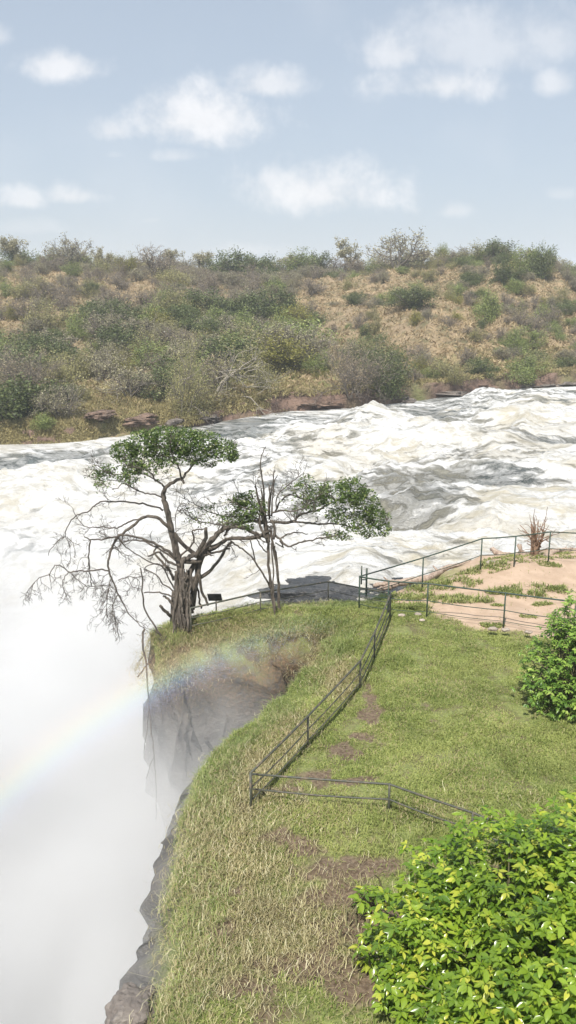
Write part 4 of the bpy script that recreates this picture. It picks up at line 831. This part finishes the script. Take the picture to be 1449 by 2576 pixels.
LG = [([(620,1190),(600,1000),(585,900),(570,780),(570,650),(560,560)], 15, 11, 0, 0), ([(650,1190),(632,1000),(635,900),(620,780),(600,660),(580,560)], 13, 10, .1, 0), ([(600,1150),(610,1020),(600,950),(600,800),(590,640)], 8, 6, -.2, -.1), ([(585,920),(545,850),(490,760),(440,700),(380,660),(340,630)], 9, 6, 0, -.3, 3, -.2, .25), ([(490,760),(475,690),(460,620)], 6, 5, 0, -.2), ([(560,700),(520,660),(500,620)], 6, 5, 0, -.2), ([(632,870),(625,760),(608,660)], 7, 6, 0, .1),
 ([(570,640),(560,560),(545,480)], 20, 14, 0, 0), ([(330,615),(420,618),(520,600),(570,570)], 12, 16, -.2, 0, 4, 0, .3), ([(300,600),(350,540),(420,520),(500,510),(560,530)], 10, 14, .3, 0, 4, .2, .3),
 ([(540,520),(500,330),(490,290)], 12, 5, -.1, -.2, 2, .3, .3), ([(545,500),(530,350),(525,310)], 10, 4, 0, 0, 2, .3, .2), ([(555,500),(535,250),(520,180),(535,90),(550,60)], 8, 2.5, .1, .2, 3, .6, .2), ([(575,500),(585,350),(605,200)], 9, 3, 0, .1, 3, .5, .2), ([(590,480),(600,300),(625,230)], 8, 3, 0, -.2, 3, .4, .25), ([(560,480),(515,400),(505,340)], 7, 3, -.2, -.3), ([(570,480),(575,380),(580,290)], 9, 5, -.1, 0), ([(560,620),(520,540),(520,470),(530,400)], 12, 6, -.2, -.2, 3, .2, .25), ([(600,620),(610,560),(590,500)], 14, 10, -.2, -.1),
 ([(580,510),(650,520),(720,515),(750,480),(820,455),(880,440),(950,400),(1050,360)], 15, 5, 0, .4, 6, .2, .35), ([(590,460),(640,445),(720,450),(790,430),(850,380),(900,340)], 9, 4, 0, -.4, 6, .3, .35), ([(610,460),(640,390),(700,350),(790,380),(860,380)], 8, 4, .2, .5, 6, .3, .35), ([(720,515),(800,520),(880,530),(960,525),(1040,540),(1120,560)], 10, 4, 0, .3, 5, .1, .3), ([(600,590),(640,620),(690,665),(760,640),(840,625),(900,610),(980,600)], 11, 4, -.1, -.4, 4, .2, .25), ([(640,620),(690,590),(740,580),(810,588)], 7, 4, 0, .3, 2, .1, .2),
 ([(620,440),(625,350),(680,300),(750,240),(750,215)], 6, 2, 0, .2, 6, .4, .3), ([(560,440),(470,440),(400,420),(350,380)], 8, 3, 0, -.3, 6, .2, .35), ([(520,500),(430,480),(330,480),(220,460),(130,410),(80,390)], 8, 2.5, .2, .2, 12, .15, .35), ([(430,560),(300,540),(200,520),(120,500),(60,460)], 7, 2.5, 0, -.3, 9, .1, .3), ([(640,630),(660,670),(610,640)], 7, 4, 0, 0), ([(330,640),(360,700),(365,730)], 4, 2, -.2, -.2, 2, -.3, .15)]
CG = [(880,330,80,60,330),(980,340,110,75,900),(1080,330,95,85,900),(1160,400,90,90,1000),(1220,480,75,75,650),(1280,560,45,50,220),(1120,520,110,65,800),(1000,470,90,50,480),(960,590,70,28,170),(1020,600,60,25,170),(1180,590,60,28,150),(800,270,55,45,200),(850,400,80,50,330),(760,330,60,50,130),(400,380,60,45,480),(440,440,75,60,600),(350,500,75,50,330),(430,530,80,45,320),(520,430,60,60,180),(300,500,60,45,60),(470,350,40,35,120),(1290,480,40,25,35),(1080,260,80,30,120)]
fig('fig_tree', c4, S4, Y2, base2, LG, CG, [(880,380,250,120),(400,450,160,110),(200,480,140,70)], 'smaller multi-stemmed fig tree with a leafy crown reaching right', 13)

# ------------------------------------------------------------------ leafy bushes in front
def big_leaves(mb, C, D_, size, rg, tint):
    """ovate folded leaves: C base points, D_ direction"""
    n = len(C); D_ = D_/np.linalg.norm(D_, axis=1)[:, None]; S = np.cross(D_, np.array([0, 0, 1.0])); S /= np.linalg.norm(S, axis=1)[:, None]+1e-9; S = S+rg.normal(size=S.shape)*.25; S /= np.linalg.norm(S, axis=1)[:, None]; N = np.cross(S, D_)
    ts = [0, .25, .55, .82, 1.0]; ws = [.02, .2, .24, .13, .0]; V = []; size = size*rg.uniform(.65, 1.25, n); L = size[:, None]; bend = rg.uniform(.1, .4, n)[:, None]
    for t_, w_ in zip(ts, ws):
        c = C+D_*L*t_-N*L*bend*t_*t_*.8
        V += [c-S*L*w_+N*L*w_*.35, c, c+S*L*w_+N*L*w_*.35]
    V = np.stack(V, 1); q = []
    for i in range(4):
        for j in range(2): q.append([i*3+j, i*3+j+1, i*3+3+j+1, i*3+3+j])
    Q = (np.arange(n)[:, None, None]*15+np.array(q)[None]).reshape(-1, 4); mb.add(V.reshape(-1, 3), Q, 0, np.repeat(tint, 15))
def bush(name, blobs, nwh, size, mleaf, label, seed, base, thr=-.28, ycol=.16):
    rg = rng(seed); o0 = np.array(base); e = empty(name, base); tag(e, label, 'bush'); st_ = MB(); lf = MB()
    vol = np.array([b_[3]*b_[4]*b_[5] for b_ in blobs]); C = []; Nn = []
    for b_, k in zip(blobs, (nwh*vol**.67/(vol**.67).sum()).astype(int)):
        v = rg.normal(size=(k, 3)); v /= np.linalg.norm(v, axis=1)[:, None]; rr = rg.uniform(.55, 1.0, k)**.6
        p = np.array(b_[:3])+v*np.array(b_[3:])*rr[:, None]*(1+.3*fbm(v[:, 0]*3, v[:, 1]*3, v[:, 2]*3+seed, 3))[:, None]; C.append(p); Nn.append(v)
    C = np.vstack(C); Nn = np.vstack(Nn); k = (C[:, 2] > .1) & (fbm(C[:, 0]*1.6, C[:, 1]*1.6, C[:, 2]*1.6, 2) > thr); C, Nn = C[k], Nn[k]; n = len(C)
    an0 = rg.uniform(0, 6.28, n); wt = np.clip(rg.normal(.45, .22, n), 0, 1); ye = rg.random(n) < ycol; B_, D_, T_, S_ = [], [], [], []
    for j in range(6):
        an = an0+j*1.05+rg.normal(size=n)*.2; d = np.stack([np.cos(an), np.sin(an), rg.uniform(-.75, .15, n)], 1)+Nn*.55
        B_.append(C+d*.01); D_.append(d); S_.append(size*rg.uniform(.55, 1.25, n)); T_.append(np.where(ye, rg.uniform(.75, 1, n), np.clip(wt+rg.normal(size=n)*.12, 0, .8)))
    big_leaves(lf, np.vstack(B_)-o0, np.vstack(D_), np.concatenate(S_), rg, np.concatenate(T_))
    for i in rg.integers(0, n, min(n, 420)):
        tgt = C[i]-o0; s0 = np.array([rg.normal()*.25, rg.normal()*.25, -.15]); mid = (tgt+s0)*.5+np.array([0, 0, .15])+rg.normal(size=3)*.08; q, r_ = smooth_path([s0, mid, tgt], [.018, .01, .004], .01, rg, 4); st_.tube(q, r_, 5)
    st_.build('stem', M_stem, e); lf.build('foliage', mleaf, e); return e
BB = [(3.1,9.6,.9,1.5,1.3,1.25),(2.1,9.3,.6,1.0,1.1,.95),(4.2,9.2,1.2,1.6,1.5,1.4),(1.7,8.9,.4,.6,.8,.6),(3.6,8.2,.9,1.7,1.2,1.1),(2.6,8.0,.5,1.1,.9,.8),(4.6,10.4,1.0,1.2,1.0,1.1)]
bush('leafy_bush', BB, 13800, .112, M_bushleaf, 'large bright green glossy leaved bush filling the bottom right corner', 41, (3.2, 9.0, 0), thr=-.3, ycol=.22)
c = G(1475, 1800, 0)
bush('leafy_bush', [(c[0]+.2, c[1]+.6, .9, 1.35, 1.1, 1.2),(c[0]-.35, c[1]+.3, .55, .95, .9, .75),(c[0]+.4, c[1]+.9, 1.6, 1.0, .9, .9)], 4200, .095, M_bush2leaf, 'darker green rounded bush at the right edge of the lawn', 43, (c[0], c[1]+.4, 0), ycol=.08, thr=-.12)
for i, (px, py, lb) in enumerate([(925,2300,'small leafy seedling left of the big bright bush'),(1030,2500,'low leafy sprig at the lower left foot of the bright bush'),(940,2420,'leafy shoot in the mud by the bright bush')]):
    c = G(px, py, 0); bush('seedling', [(c[0], c[1], .22, .2, .2, .2)], 26, .13, M_bushleaf, lb, 60+i, (c[0], c[1], 0), thr=-9)
